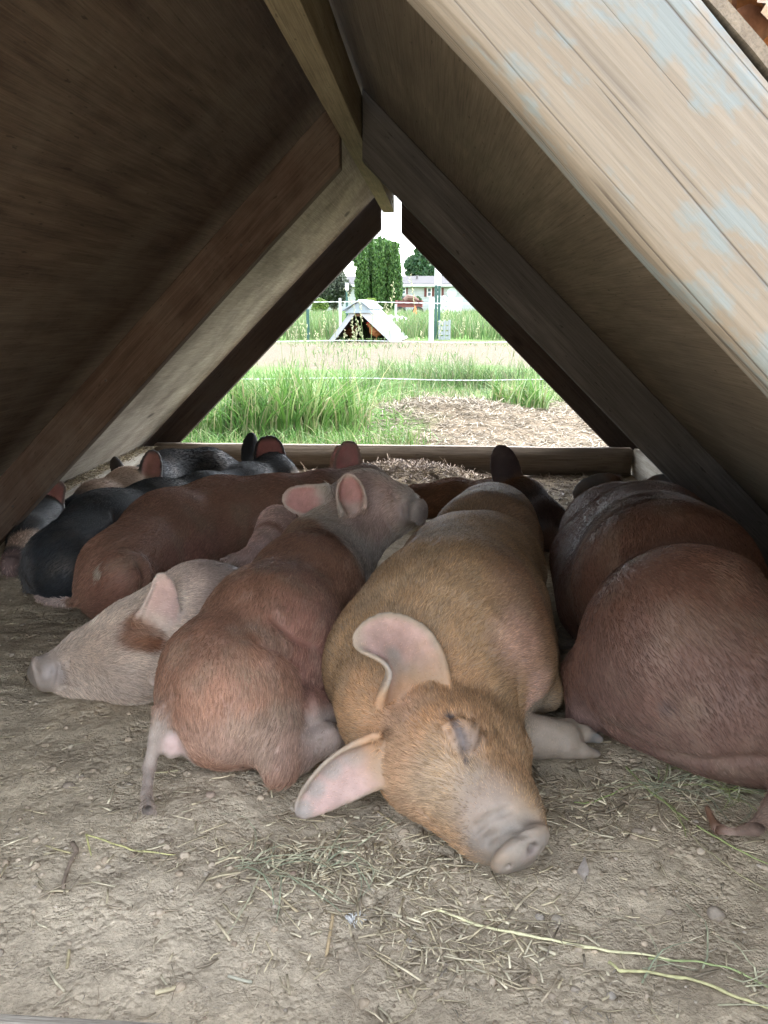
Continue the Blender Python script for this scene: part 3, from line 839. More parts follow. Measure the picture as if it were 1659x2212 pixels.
    F.ear(b1 + FW * 0.005 + RT * 0.006, t1, toward(b1) * 0.8 + UP * 0.6 + RT * 0.3, 0.049, 0.26, bend=UP * 0.043 + RT * 0.028, thick=0.0031, tapered=0.55, roll=(0.12, 0.12), bw=0.95)
    bb = F.hit(880, 1515); dd = (bb - CAM) @ FW
    b2 = F.hit(822, 1632)
    t2 = at(643, 1762, z=0.012)
    F.ear(b2 + FW * 0.004 + RT * 0.004, t2, toward(b2) * 0.8 + np.array([0, -0.2, 0.25]) - UP * 0.35, 0.032, 0.38, bend=-RT * 0.004 + UP * 0.014, thick=0.0028, tapered=0.62, roll=(-0.2, 0.3), bw=0.95)
    fold = [(F.hit(716, 1660), 0.015), (F.hit(681, 1704), 0.014), (F.hit(764, 1625), 0.018), (F.hit(655, 1745), 0.014), (F.hit(850, 1425), 0.016), (F.hit(872, 1465), 0.022), (F.hit(838, 1452), 0.016)]
    eyep, snp, hoof = e, sn, at(1290, 1605, z=0.02); arm = at(1160, 1460, z=0.06)
    foot0 = at(1190, 1592, z=0.033); muz = F.hit(1050, 1730); fore = F.hit(880, 1600)
    sp1, sp2 = F.hit(1125, 1390), F.hit(1160, 1490)
    earb = F.hit(880, 1540)
    def coat(V, N):
        c = const(V, (0.30, 0.205, 0.125))
        c = lerp(c, (0.235, 0.155, 0.105), blob(V, rump[0] + np.array([0.01, .03, 0.02]), 0.155, 0.4, 0.1) * 0.9); c = lerp(c, (0.26, 0.155, 0.11), blob(V, F.hit(1150, 1290), (0.07, 0.12, 0.1), 0.6) * 0.7)
        c = lerp(c, (0.37, 0.22, 0.125), blob(V, fore, 0.12, 0.7, 0.5))
        c = lerp(c, (0.38, 0.275, 0.18), blob(V, F.hit(960, 1690), 0.05, 0.7, 0.4))
        c = lerp(c, (0.28, 0.225, 0.185), blob(V, muz, 0.042, 0.7, 0.5) * 0.75)
        c = lerp(c, (0.235, 0.2, 0.165), blob(V, snp, 0.050, 0.5, 0.5)); c = lerp(c, (0.33, 0.26, 0.24), blob(V, n1 - UP * 0.008 - RT * 0.002, 0.012, 0.7, 0.3) * 0.6)
        c = lerp(c, (0.165, 0.14, 0.13), blob(V, eyep + RT * 0.004, 0.020, 0.8, 0.45) * 0.85)
        for q_ in slit: c = lerp(c, (0.10, 0.085, 0.085), blob(V, q_, 0.0062, 0.6, 0.2))
        for q_ in (n1,): c = lerp(c, (0.12, 0.09, 0.085), blob(V, q_ + FW * 0.004, 0.0065, 0.5, 0.1))
        c = lerp(c, (0.25, 0.20, 0.20), blob(V, F.hit(870, 1530) , 0.03, 0.6) * 0.2)
        c = lerp(c, (0.52, 0.36, 0.31), blob(V, sp1, 0.05, 0.6) * 0.6)
        c = lerp(c, (0.54, 0.38, 0.33), blob(V, sp2, 0.035, 0.6) * 0.85)
        c = lerp(c, (0.29, 0.24, 0.19), blob(V, foot0 + (hoof - foot0) * 0.1, 0.075, 0.3) * (V[:, 2] < 0.07)[:, None])
        c = lerp(c, (0.20, 0.185, 0.17), blob(V, hoof, 0.019, 0.4, 0.1))
        return c
    def hcol(P, Nn, C):
        C = C * np.array([1.12, 1.06, 0.95])
        return C
    def ef(V, N, ein, eo):
        for q_, r_q in fold: ein = lerp(ein, (0.31, 0.27, 0.24), blob(V, q_, r_q, 0.5, 0.2) * 0.85)
        return ein, eo
    spine = [snp, c1[0], c0[0], should[0], chest[0], loin[0], rump[0], rump[0] + np.array([0, .15, 0])]
    F.mark = dict(snp=snp)
    return pig(F, 'golden ginger pig asleep at the front centre, its snout flat on the soil', spine, coat, 130000, 0.0105, 0.0003, 1.05, ear_in=(0.43, 0.29, 0.25), ear_out=(0.31, 0.25, 0.19), seed=1, ear_fn=ef, relax_it=2, hcol=hcol,
        short=[(snp, 0.05, 0.0), (F.hit(1110, 1800), 0.04, 0.05), (muz, 0.04, 0.45), (eyep, 0.017, 0.3), (foot0, 0.06, 0.3), (hoof, 0.06, 0.0)])
ginger_front_pig()

# ================= pig: roan one with the pale shoulder, chin on its neighbour
def roan_pig():
    rump = B(505, 1518, 118, g=1.0); hip = B(474, 1458, 104, g=1.3); mid = B(582, 1368, 132, g=1.15); rib = B(662, 1272, 108, g=1.4); sho = B(706, 1204, 90, z=0.118)
    neck = B(752, 1128, 74, z=0.165); skull = B(792, 1082, 60, z=0.205); muz = B(858, 1098, 46, z=0.195); nose = B(893, 1104, 28, z=0.20)
    lo, hi = bounds([rump, hip, mid, rib, sho, neck, skull, muz, nose], 0.06); lo[2] = -0.02; hi[2] += 0.04; lo[1] -= 0.02; lo[0] -= 0.03
    F = Field(lo, hi, 0.0034)
    F.cone(hip, mid, 0.05).cone(mid, rib, 0.05).cone(rib, sho, 0.05).cone(sho, neck, 0.05).cone(neck, skull, 0.04)
    F.cone(B(432, 1525, 84, g=1.0), hip, 0.04)
    F.ball(rump, 0.05).cone(hip, rump, 0.04)
    F.cone(rump, B(590, 1492, 82, g=1.0), 0.03)
    F.cone(B(640, 1420, 70, g=1.2), B(670, 1480, 45, z=0.05), 0.02)             # flank and belly
    F.cone(B(640, 1540, 60, z=.045), B(700, 1540, 40, z=0.03), 0.02)
    # hind leg: hock on the ground, foot running back
    F.cone(B(585, 1590, 70, z=0.045), B(605, 1655, 36, z=0.024), 0.02)
    F.cone(B(602, 1662, 32, z=0.020), B(645, 1630, 34, z=0.022), 0.015).cone(B(645, 1630, 34, z=0.022), B(705, 1598, 36, z=0.022), 0.012)
    F.cone(B(705, 1598, 34, z=0.022), B(750, 1590, 22, z=0.014), 0.006)
    # tail
    F.chain([B(350, 1535, 20, z=0.08), B(338, 1590, 16, z=0.05), B(323, 1655, 13.5, z=0.016), B(316, 1715, 12, z=0.009), B(319, 1745, 13, z=0.012), B(327, 1770, 11, z=0.012), B(333, 1782, 6, z=0.010)], 0.006)
    F.ell(F.hit(372, 1605) , [RT, UP, FW], [0.014, 0.02, 0.014], 0.008)
    # head
    F.cone(skull, muz, 0.03).cone(muz, nose, 0.02).cone(B(770, 1160, 52, z=0.15), B(840, 1120, 42, z=0.17), 0.03)
    nz = nose[0]; ax = nose[0] - muz[0]; ax /= np.linalg.norm(ax); e1 = UP; e2 = np.cross(ax, e1)
    F.ell(nz + ax * 0.018, [e1, e2, ax], [0.026, 0.020, 0.008], 0.005)
    F.ell(F.hit(832, 1058), [RT, UP, FW], [0.010, 0.006, 0.010], 0.01)
    F.groove([(822, 1064), (834, 1068), (846, 1064)], 0.0022, 0.003)
    F.groove([(846, 1060), (860, 1080), (866, 1110)], 0.003, 0.005)
    F.groove([(825, 1100), (842, 1128), (850, 1150)], 0.0025, 0.005)
    F.groove([(872, 1080), (880, 1095), (879, 1115)], 0.0025, 0.004)
    F.groove([(840, 1162), (875, 1145), (905, 1125)], 0.003, 0.003)
    # folds of the haunch and behind the shoulder
    F.groove([(560, 1385), (610, 1400), (650, 1440), (668, 1490), (668, 1540)], 0.007, 0.012, n=20)
    F.groove([(590, 1330), (640, 1375), (700, 1400)], 0.004, 0.01)
    F.groove([(372, 1490), (362, 1560), (378, 1600)], 0.004, 0.008)
    belt = [F.hit(648, 1156), F.hit(738, 1170), F.hit(771, 1255)]
    bn = skull[0] - sho[0]; bn /= np.linalg.norm(bn); bn = bn + 0.7 * RT + 0.1 * UP; bn /= np.linalg.norm(bn)
    b1 = F.hit(755, 1112); dz = (b1 - CAM) @ FW
    F.ear(at(762, 1108, d=dz - 0.0), at(752, 1022, d=dz - 0.005), toward(b1) + RT * 0.12, 0.0290, 0.55, bend=-RT * 0.004 + FW * 0.012, thick=0.0032, tapered=1.15, roll=(0.3, 0.35), bw=0.85)
    F.ell(at(770, 1078, d=dz + 0.004), [RT, UP, FW], [0.005, 0.010, 0.005], 0.006)
    b2 = F.hit(700, 1092); dz2 = (b2 - CAM) @ FW
    F.ear(at(715, 1080, d=dz2 + 0.01), at(612, 1070, d=dz2 + 0.02), toward(b2) + UP * 0.1, 0.030, 0.25, bend=-UP * 0.012, thick=0.0032, tapered=1.0, roll=(0.1, 0.1), bw=0.85)
    nk, sk = F.hit(760, 1150), F.hit(800, 1080)
    sh2 = F.hit(640, 1165)
    bt = F.hit(375, 1610); rumpc = F.hit(560, 1600); foot = at(700, 1600, z=0.02); tail = at(325, 1690, z=0.01); nosep = nz
    thigh = F.hit(540, 1520); fl = F.hit(690, 1420)
    def coat(V, N):
        c = const(V, (0.255, 0.132, 0.086))
        c = lerp(c, (0.33, 0.17, 0.135), blob(V, fl, 0.11, 0.6) * 0.8)
        c = lerp(c, (0.36, 0.20, 0.135), blob(V, thigh, 0.10, 0.6) * 0.7)
        c = lerp(c, (0.40, 0.275, 0.215), blob(V, rumpc, (0.10, 0.10, 0.04), 0.6) * 0.8)
        s = vnoise(V * np.array([1, 1, 1]), 42, 77, 3)[:, None]
        c = lerp(c, (0.42, 0.29, 0.23), sstep(0.1, 0.55, s) * 0.35)
        c = lerp(c, (0.47, 0.43, 0.385), sstep(-0.006, 0.012, (V - belt[1]) @ bn + 0.012 * vnoise(V, 28, 6, 3))[:, None])
        c = lerp(c, (0.48, 0.36, 0.32), blob(V, sk, 0.075, 0.4))
        c = lerp(c, (0.16, 0.14, 0.14), blob(V, nosep + np.array([0.008, 0, 0.0]), 0.034, 0.6))
        c = lerp(c, (0.50, 0.40, 0.34), blob(V, foot, (0.07, 0.06, 0.04), 0.4))
        c = lerp(c, (0.34, 0.28, 0.235), blob(V, at(325, 1680, z=0.02), (0.035, 0.15, 0.07), 0.3))
        c = lerp(c, (0.50, 0.36, 0.32), blob(V, bt, 0.018, 0.6))
        return c
    def hcol(P, Nn, C):
        return C * 0.85 + 0.15 * np.array([0.46, 0.32, 0.21])
    spine = [nose[0], skull[0], neck[0], sho[0], rib[0], mid[0], hip[0], rump[0], rump[0] + np.array([-.05, -.12, -.05])]
    return pig(F, 'reddish roan pig with white neck band resting its chin on the ginger pig', spine, coat, 85000, 0.0125, 0.0003, 1.1, ear_in=(0.50, 0.27, 0.25), ear_out=(0.50, 0.40, 0.35), seed=2, hcol=hcol, short=[(nosep, 0.035, 0.1), (sk, 0.03, 0.6), (foot, 0.07, 0.35), (at(325, 1640, z=0.02), (0.035, 0.12, 0.07), 0.4), (bt, 0.02, 0.1)])
roan_pig()

# ================= pig: red brown one lying behind, with pale foreleg
def red_pig():
    rump = B(262, 1235, 92, g=1.0); b1 = B(370, 1165, 98, z=0.085); b2 = B(480, 1130, 92, z=0.09); b3 = B(600, 1112, 78, z=0.095); b4 = B(700, 1085, 60, z=0.11); hd = B(790, 1052, 42, z=0.14); nz = B(885, 1078, 18, z=0.125)
    lo, hi = bounds([rump, b1, b2, b3, b4, hd, nz], 0.05); lo[2] = -0.02; hi[2] += 0.08; lo[0] -= 0.08
    F = Field(lo, hi, 0.0045)
    F.cone(rump, b1, 0.05).cone(b1, b2, 0.05).cone(b2, b3, 0.05).cone(b3, b4, 0.05).cone(b4, hd, 0.05).cone(hd, nz, 0.04)
    F.cone(B(235, 1270, 72, g=1.0), B(270, 1250, 62, z=0.09), 0.012)
    F.cone(B(300, 1210, 60, z=0.06), B(330, 1260, 24, z=0.03), 0.02)
    arm = [B(600, 1135, 44, z=0.115), B(570, 1180, 30, z=0.10), B(545, 1204, 23, z=0.098), B(505, 1212, 16, z=0.098)]
    F.cone(arm[0], arm[1], 0.02).cone(arm[1], arm[2], 0.01).cone(arm[2], arm[3], 0.01)
    F.cone(B(507, 1207, 11, z=0.10), B(474, 1210, 4, z=0.098), 0.003).cone(B(507, 1217, 11, z=0.095), B(476, 1222, 4, z=0.094), 0.003)
    F.groove([(300, 1205), (318, 1240), (310, 1290), (270, 1320)], 0.006, 0.012)
    F.chain([B(165, 1300, 10, z=0.05), B(140, 1302, 9, z=0.03), B(108, 1300, 8, z=0.02), B(82, 1290, 7, z=0.02)], 0.006)
    e = hd[0]; dz = (e - CAM) @ FW
    F.ear(at(752, 1048, d=dz + 0.0), at(757, 953, d=dz + 0.01), toward(e) + RT * -0.1, 0.034, 0.4, bend=-RT * 0.006, thick=0.004, tapered=1.1, roll=(0.15, 0.1), bw=0.8)
    F.ear(at(728, 1010, d=dz + 0.05), at(738, 962, d=dz + 0.06), toward(e), 0.018, 0.3, thick=0.004)
    leg = at(560, 1180, z=0.07); neck = F.hit(715, 1030); mudp = F.hit(217, 1232); haunch = F.hit(250, 1290)
    leg2 = F.hit(600, 1140)
    def coat(V, N):
        c = const(V, (0.25, 0.14, 0.098))
        c = lerp(c, (0.32, 0.17, 0.135), blob(V, F.hit(420, 1190), (0.16, 0.12, 0.05), 0.7) * 0.8)
        c = lerp(c, (0.28, 0.14, 0.10), blob(V, haunch, 0.07, 0.6) * 0.8)
        for q_, r_q in arm: c = lerp(c, (0.50, 0.35, 0.30), blob(V, q_, r_q * 1.35 + 0.012, 0.2, 0.1))
        c = lerp(c, (0.45, 0.34, 0.29), blob(V, at(488, 1214, z=0.097), 0.03, 0.2, 0.1))
        c = lerp(c, (0.36, 0.28, 0.25), blob(V, hd[0], 0.11, 0.3))
        c = lerp(c, (0.50, 0.40, 0.36), blob(V, at(120, 1300, z=0.025), (0.09, 0.05, 0.03), 0.3))
        s = vnoise(V, 110, 88, 2)[:, None]
        c = lerp(c, (0.48, 0.41, 0.33), blob(V, mudp, 0.018, 0.3, 0.5) * sstep(-0.05, 0.1, s))
        return c
    spine = [nz[0], hd[0], b4[0], b3[0], b2[0], b1[0], rump[0], rump[0] + np.array([-.1, -.08, -.03])]
    return pig(F, 'red brown pig with dried mud on its rump and one pale foreleg stretched out', spine, coat, 60000, 0.011, 0.00028, 1.25, ear_in=(0.46, 0.20, 0.19), ear_out=(0.30, 0.2, 0.17), seed=3)
red_pig()

# ================= pig: white one with a rust patch, flat on its side at the left
def white_pig():
    sk = B(288, 1402, 90, z=0.055); ck = B(290, 1432, 70, g=1.0); m1 = B(200, 1430, 55, g=1.0); m2 = B(130, 1450, 40, z=0.031); nk = B(370, 1380, 100, g=1.0); b1 = B(440, 1335, 112, g=1.0); b2 = B(530, 1335, 98, g=1.0)
    lo, hi = bounds([sk, ck, m1, m2, nk, b1, b2], 0.05); lo[2] = -0.02; hi[2] += 0.06; lo[0] -= 0.04
    F = Field(lo, hi, 0.0034)
    F.cone(sk, nk, 0.04).cone(ck, nk, 0.04).cone(nk, b1, 0.03).cone(b1, b2, 0.04).cone(sk, m1, 0.04).cone(ck, m1, 0.03).cone(m1, m2, 0.03)
    F.cone(m2, B(98, 1452, 36, z=0.033), 0.015)
    F.cone(B(300, 1470, 34, z=0.02), B(150, 1480, 20, z=0.014), 0.012)
    ax = m2[0] - m1[0]; ax /= np.linalg.norm(ax); e1 = np.array([0.15, -0.3, 1.0]); e1 -= ax * (e1 @ ax); e1 /= np.linalg.norm(e1); e2 = np.cross(ax, e1)
    sn = at(84, 1456, z=0.036)
    F.ell(sn, [e1, e2, ax], [0.030, 0.024, 0.008], 0.006)
    F.groove([(110, 1412), (118, 1445), (110, 1482)], 0.0045, 0.003)
    F.groove([(128, 1432), (138, 1460), (130, 1482)], 0.0036, 0.003)
    F.groove([(145, 1420), (150, 1440), (146, 1460)], 0.003, 0.003)
    F.groove([(125, 1486), (180, 1478), (225, 1487)], 0.0045, 0.003)
    F.groove([(258, 1350), (276, 1366), (300, 1376)], 0.0046, 0.003)
    F.groove([(345, 1385), (370, 1330), (400, 1300)], 0.003, 0.006)
    for q in ((80, 1440), (84, 1462)):
        F.carve(F.hit(*q), [RT, UP, FW], [0.0025, 0.0035, 0.005], 0.003)
    b = F.hit(330, 1345); dz = (b - CAM) @ FW
    F.ear(at(328, 1356, d=dz + 0.002), at(345, 1238, d=dz + 0.015), toward(b) * 0.9 - RT * 0.25, 0.027, -0.25, bend=RT * 0.016, thick=0.0028, tapered=0.5, roll=(0.5, -0.1), bw=1.2)
    b3 = F.hit(342, 1455); F.ear(b3 + FW * 0.004, b3 + RT * 0.03 - UP * 0.012 - FW * 0.008, toward(b3) + UP * 0.6, 0.022, 0.4, thick=0.0034)
    patch = F.hit(290, 1368); ey = F.hit(265, 1350); body = b1[0]; nose = sn
    pk = F.hit(400, 1290)
    def coat(V, N):
        c = const(V, (0.57, 0.455, 0.37))
        c = lerp(c, (0.40, 0.30, 0.265), blob(V, body + np.array([0.07, 0.03, 0]), (0.15, 0.15, 0.14), 0.5, 0.15))
        c = lerp(c, (0.30, 0.24, 0.21), blob(V, b2[0] + np.array([0, 0, 0.05]), 0.1, 0.5) * 0.7)
        c = lerp(c, (0.25, 0.125, 0.075), blob(V, patch, (0.034, 0.045, 0.024), 0.6, 0.6) * 0.9)
        c = lerp(c, (0.22, 0.10, 0.055), blob(V, F.hit(318, 1390), (0.024, 0.04, 0.012), 0.5, 0.4))
        c = lerp(c, (0.26, 0.22, 0.19), blob(V, nose, 0.042, 0.6, 0.5))
        c = lerp(c, (0.30, 0.26, 0.24), blob(V, F.hit(120, 1452), 0.018, 0.6) * 0.7)
        return c
    def hcol(P, Nn, C):
        k = sstep(0.25, 0.45, C[:, 2])[:, None]
        return C * (1 - 0.4 * k) + 0.4 * k * np.array([0.69, 0.61, 0.50])
    spine = [sn, m1[0], sk[0], nk[0], b1[0], b2[0], b2[0] + np.array([.1, .05, 0])]
    return pig(F, 'cream white pig with a rust patch over its eye, snout at the far left', spine, coat, 60000, 0.014, 0.00028, 1.1, ear_in=(0.52, 0.36, 0.31), ear_out=(0.50, 0.40, 0.34), seed=4, hcol=hcol, dust=0.2, relax_it=2, lift=0.22, short=[(sn, 0.045, 0.05), (body + np.array([0.06, 0.03, 0]), (0.2, 0.16, 0.14), 0.3)])
white_pig()

# ================= pig: black one with the pink and black ear
def black_pig():
    r0 = B(140, 1215, 84, g=1.0); b1 = B(230, 1150, 82, z=0.085); b2 = B(340, 1110, 66, z=0.09); b3 = B(440, 1080, 52, z=0.095); b4 = B(530, 1050, 42, z=0.095); hd = B(592, 1022, 36, z=0.105); nz = B(640, 1050, 24, z=0.07)
    lo, hi = bounds([r0, b1, b2, b3, b4, hd, nz], 0.05); lo[2] = -0.02; hi[2] += 0.09; lo[0] -= 0.08
    F = Field(lo, hi, 0.0048)
    F.chain([r0, b1, b2, b3, b4, hd, nz], 0.05)
    F.cone(B(150, 1235, 72, g=1.0), B(200, 1230, 60, g=1.0), 0.012)
    F.groove([(250, 1110), (262, 1150), (235, 1200)], 0.006, 0.012)
    F.chain([B(62, 1190, 11, z=0.10), B(50, 1235, 9, z=0.06), B(60, 1270, 9, z=0.03), B(100, 1290, 8, z=0.02)], 0.006)
    dz = (hd[0] - CAM) @ FW
    F.ear(at(582, 1035, d=dz - 0.01), at(578, 942, d=dz + 0.0), toward(hd[0]) + RT * 0.15, 0.045, 0.25, bend=RT * 0.004, thick=0.0045, tapered=1.3, roll=(0.1, 0.1), bw=0.95)
    F.ear(at(545, 1010, d=dz + 0.03), at(545, 936, d=dz + 0.05), -toward(hd[0]) - RT * 0.5, 0.026, 0.3, bend=-RT * 0.006, thick=0.0045)
    ec = at(568, 990, d=dz); er = at(596, 985, d=dz); facep = at(640, 1030, d=dz - 0.02)
    def coat(V, N):
        c = const(V, (0.028, 0.032, 0.037))
        c = lerp(c, (0.10, 0.10, 0.105), blob(V, at(60, 1240, z=0.06), (0.04, 0.12, 0.09), 0.4) * 0.8)
        c = lerp(c, (0.45, 0.36, 0.30), blob(V, nz[0], 0.05, 0.3))
        return c
    def ef(V, N, ein, eo):
        k = blob(V, er + np.array([0.004, 0, -0.012]), (0.014, 0.05, 0.026), 0.2, 0.3)
        k = np.maximum(k, sstep(0.0, 1, blob(V, at(556, 942, d=dz), (0.016, 0.05, 0.012), 0.2, 0.3)))
        return lerp(ein, (0.02, 0.022, 0.026), k), const(V, (0.022, 0.024, 0.028))
    spine = [nz[0], hd[0], b4[0], b3[0], b2[0], b1[0], r0[0], r0[0] + np.array([-.1, -.1, -.03])]
    return pig(F, 'black pig lying between the red brown pig and the left wall, tail curled', spine, coat, 50000, 0.012, 0.00024, 1.5, ear_in=(0.40, 0.17, 0.155), ear_out=(0.03, 0.03, 0.032), seed=5, ear_fn=ef, dust=0.08)
black_pig()

# ================= pig: pale faced black one behind, by the left sill
def pale_faced_pig():
    b0 = B(450, 1022, 48, y=2.42); b1 = B(370, 1028, 50, y=2.36); nk = B(330, 1048, 42, y=2.22); sk = B(275, 1055, 38, y=2.1); m = B(205, 1075, 28, y=1.98); nz = B(150, 1095, 18, y=1.88)
    rear = B(520, 1040, 36, y=2.5)
    lo, hi = bounds([b0, b1, nk, sk, m, nz, rear], 0.05); lo[2] = -0.02; hi[2] += 0.08
    F = Field(lo, hi, 0.0052)
    F.chain([rear, b0, b1, nk, sk, m, nz], 0.05)
    dz = (sk[0] - CAM) @ FW
    F.ear(at(322, 1050, d=dz), at(333, 973, d=dz + 0.02), toward(sk[0]) + RT * 0.2, 0.030, 0.35, bend=-RT * 0.006, thick=0.0048, tapered=1.0, bw=0.8)
    F.ear(at(262, 1038, d=dz + 0.05), at(246, 988, d=dz + 0.06), -toward(sk[0]), 0.017, 0.3, thick=0.0048)
    def coat(V, N):
        c = const(V, (0.024, 0.028, 0.034))
        c = lerp(c, (0.40, 0.30, 0.235), blob(V, (sk[0] + m[0]) / 2, 0.125, 0.25, 0.12))
        return c
    spine = [nz[0], m[0], sk[0], nk[0], b1[0], b0[0], rear[0]]
    return pig(F, 'black bodied pig with a tan face tucked behind the black pig', spine, coat, 30000, 0.011, 0.00026, 1.0, ear_in=(0.46, 0.23, 0.21), ear_out=(0.06, 0.055, 0.055), seed=6, dust=0.08)
pale_faced_pig()

# ================= pig: dusky one under the left rafter, only its face and ear in view
def dusky_pig():
    nk = B(60, 1095, 52, y=1.92); sk = B(85, 1115, 44, y=1.80); ck = B(65, 1160, 38, y=1.66); nz = B(28, 1218, 26, z=0.05); b0 = B(-30, 1095, 60, y=2.05)
    lo, hi = bounds([nk, sk, ck, nz, b0], 0.05); lo[2] = -0.02; hi[2] += 0.04; hi[0] += 0.06
    F = Field(lo, hi, 0.0045)
    F.chain([b0, nk, sk, ck, nz], 0.04)
    ax = nz[0] - ck[0]; ax /= np.linalg.norm(ax); e1 = UP - ax * (UP @ ax); e1 /= np.linalg.norm(e1); e2 = np.cross(ax, e1)
    F.ell(nz[0] + ax * 0.016, [e1, e2, ax], [0.024, 0.022, 0.009], 0.006)
    F.carve(F.hit(38, 1220), [RT, UP, FW], [0.006, 0.005, 0.008], 0.004)
    F.groove([(80, 1150), (95, 1146), (108, 1152)], 0.003, 0.004)
    dz = (sk[0] - CAM) @ FW
    F.ear(at(112, 1098, d=dz), at(134, 1042, d=dz + 0.0), toward(sk[0]) + RT * 0.1, 0.022, 0.3, bend=-RT * 0.012, thick=0.0042, bw=1.0)
    pp = F.hit(60, 1165); sp = nz[0]
    def coat(V, N):
        c = const(V, (0.035, 0.038, 0.042))
        c = lerp(c, (0.36, 0.26, 0.20), blob(V, pp, (0.05, 0.05, 0.022), 0.3, 0.3))
        c = lerp(c, (0.25, 0.17, 0.16), blob(V, sp, 0.035, 0.4))
        return c
    return pig(F, 'dark pig with a tan cheek patch sleeping under the left rafter', [nz[0], ck[0], sk[0], nk[0], b0[0]], coat, 12000, 0.013, 0.0003, 2.0, ear_in=(0.45, 0.20, 0.18), ear_out=(0.2, 0.15, 0.13), seed=7, dust=0.08)
dusky_pig()

# ================= pig: dark rust one lying crosswise at the back
def back_pig():
    b0 = B(900, 1085, 38, y=2.12); b1 = B(980, 1080, 40, y=2.1); b2 = B(1070, 1085, 44, y=2.05); hd = B(1130, 1095, 50, y=1.98); m = B(1160, 1130, 40, y=1.86); nz = B(1185, 1165, 28, y=1.76)
    lo, hi = bounds([b0, b1, b2, hd, m, nz], 0.05); lo[2] = -0.02; hi[2] += 0.1
    F = Field(lo, hi, 0.0048)
    F.chain([b0, b1, b2, hd, m, nz], 0.04); F.cone(B(1130, 1068, 30, y=1.97), B(1195, 1120, 28, y=1.85), 0.03)
    dz = (hd[0] - CAM) @ FW
    F.ear(at(1108, 1062, d=dz), at(1080, 962, d=dz + 0.01), -toward(hd[0]) - RT * 0.15, 0.036, 0.3, bend=-RT * 0.003, thick=0.0046, tapered=1.1, bw=0.85)
    F.ear(at(1120, 1100, d=dz - 0.06), at(1142, 1082, d=dz - 0.08), toward(hd[0]) + UP, 0.020, 0.3, thick=0.0046)
    def coat(V, N):
        c = const(V, (0.16, 0.08, 0.042))
        c = lerp(c, (0.05, 0.03, 0.025), blob(V, m[0], 0.15, 0.5, 0.1))
        return c
    return pig(F, 'dark rust pig at the back with one big ear upright before the board', [nz[0], m[0], hd[0], b2[0], b1[0], b0[0], b0[0] + np.array([-.1, 0, 0])], coat, 22000, 0.014, 0.00035, 1.4, ear_in=(0.13, 0.075, 0.065), ear_out=(0.06, 0.04, 0.04), seed=8, dust=0.08)
back_pig()

# ================= pig: big chestnut one at the right
def chestnut_pig():
    f0 = B(1330, 1160, 108, g=1.05); f1 = B(1400, 1190, 140, g=1.05); m0 = B(1440, 1275, 200, g=1.0); h0 = B(1490, 1402, 226, g=1.0); h1 = B(1612, 1488, 186, g=1.0)
    hd = B(1370, 1110, 70, y=1.78)
    lo, hi = bounds([f0, f1, m0, h0, h1, hd], 0.05); lo[2] = -0.02; hi[2] += 0.02; lo[0] -= 0.06; hi[0] = 0.88
    F = Field(lo, hi, 0.0046)
    F.chain([hd, f0, f1, m0], 0.04)
    F.cone(B(1290, 1210, 100, g=1.0), B(1310, 1300, 105, g=1.0), 0.03)
    F.cone(h0, h1, 0.05)
    F.ball(B(1440, 1448, 178, g=1.0), 0.03)
    F.cone(B(1550, 1530, 140, g=1.0), B(1650, 1560, 130, g=1.0), 0.03)
    # hind leg and folded foot
    F.cone(B(1290, 1470, 80, z=0.07), B(1265, 1545, 42, z=0.028), 0.02)
    F.cone(B(1330, 1570, 26, z=0.02), B(1395, 1598, 20, z=0.014), 0.01)
    F.groove([(1300, 1560), (1400, 1620), (1520, 1650), (1650, 1640)], 0.005, 0.01, n=20)
    F.chain([B(1700, 1670, 22, z=0.03), B(1668, 1742, 20, z=0.02), B(1632, 1790, 18, z=0.016), B(1588, 1806, 16, z=0.014), B(1548, 1788, 13, z=0.014), B(1526, 1745, 9, z=0.018)], 0.004)
    e = hd[0]; dz = (e - CAM) @ FW
    F.ear(at(1330, 1055, d=dz - 0.0), at(1240, 1072, d=dz - 0.03), -toward(e) + UP * 0.6, 0.030, 0.5, bend=UP * 0.012 - FW * 0.006, thick=0.0046, tapered=1.2)
    F.ear(at(1405, 1062, d=dz), at(1485, 1062, d=dz - 0.03), -toward(e) + UP * 0.6, 0.028, 0.5, bend=UP * 0.016, thick=0.0046)
    hp = F.hit(1480, 1500); leg = at(1270, 1560, z=0.03); up = F.hit(1400, 1200); tl = at(1600, 1800, z=0.012); lf = F.hit(1230, 1200)
    def coat(V, N):
        c = const(V, (0.125, 0.062, 0.040))
        c = lerp(c, (0.135, 0.080, 0.063), blob(V, hp + np.array([0.02, 0, -0.03]), (0.2, 0.17, 0.14), 0.6) * 0.9)
        c = lerp(c, (0.10, 0.055, 0.045), blob(V, lf, 0.10, 0.7) * 0.7)
        c = lerp(c, (0.17, 0.105, 0.085), blob(V, leg, 0.04, 0.5))
        c = lerp(c, (0.21, 0.14, 0.105), blob(V, at(1620, 1780, z=0.015), 0.06, 0.5)); c = lerp(c, (0.14, 0.075, 0.045), blob(V, at(1532, 1765, z=0.015), 0.02, 0.5))
        c = lerp(c, (0.11, 0.085, 0.08), blob(V, F.hit(1437, 1527), 0.010, 0.8, 0.5) * 0.6)
        return c
    spine = [f0[0] + np.array([0, .2, 0]), f0[0], m0[0], h0[0], h1[0], h1[0] + np.array([.12, -.05, -.08])]
    return pig(F, 'big chestnut brown pig at the right with its back against the wall', spine, coat, 120000, 0.011, 0.00028, 1.1, ear_in=(0.12, 0.09, 0.085), ear_out=(0.12, 0.11, 0.105), seed=9, dust=0.18, short=[(at(1600, 1790, z=0.015), (0.12, 0.08, 0.04), 0.45)])
chestnut_pig()
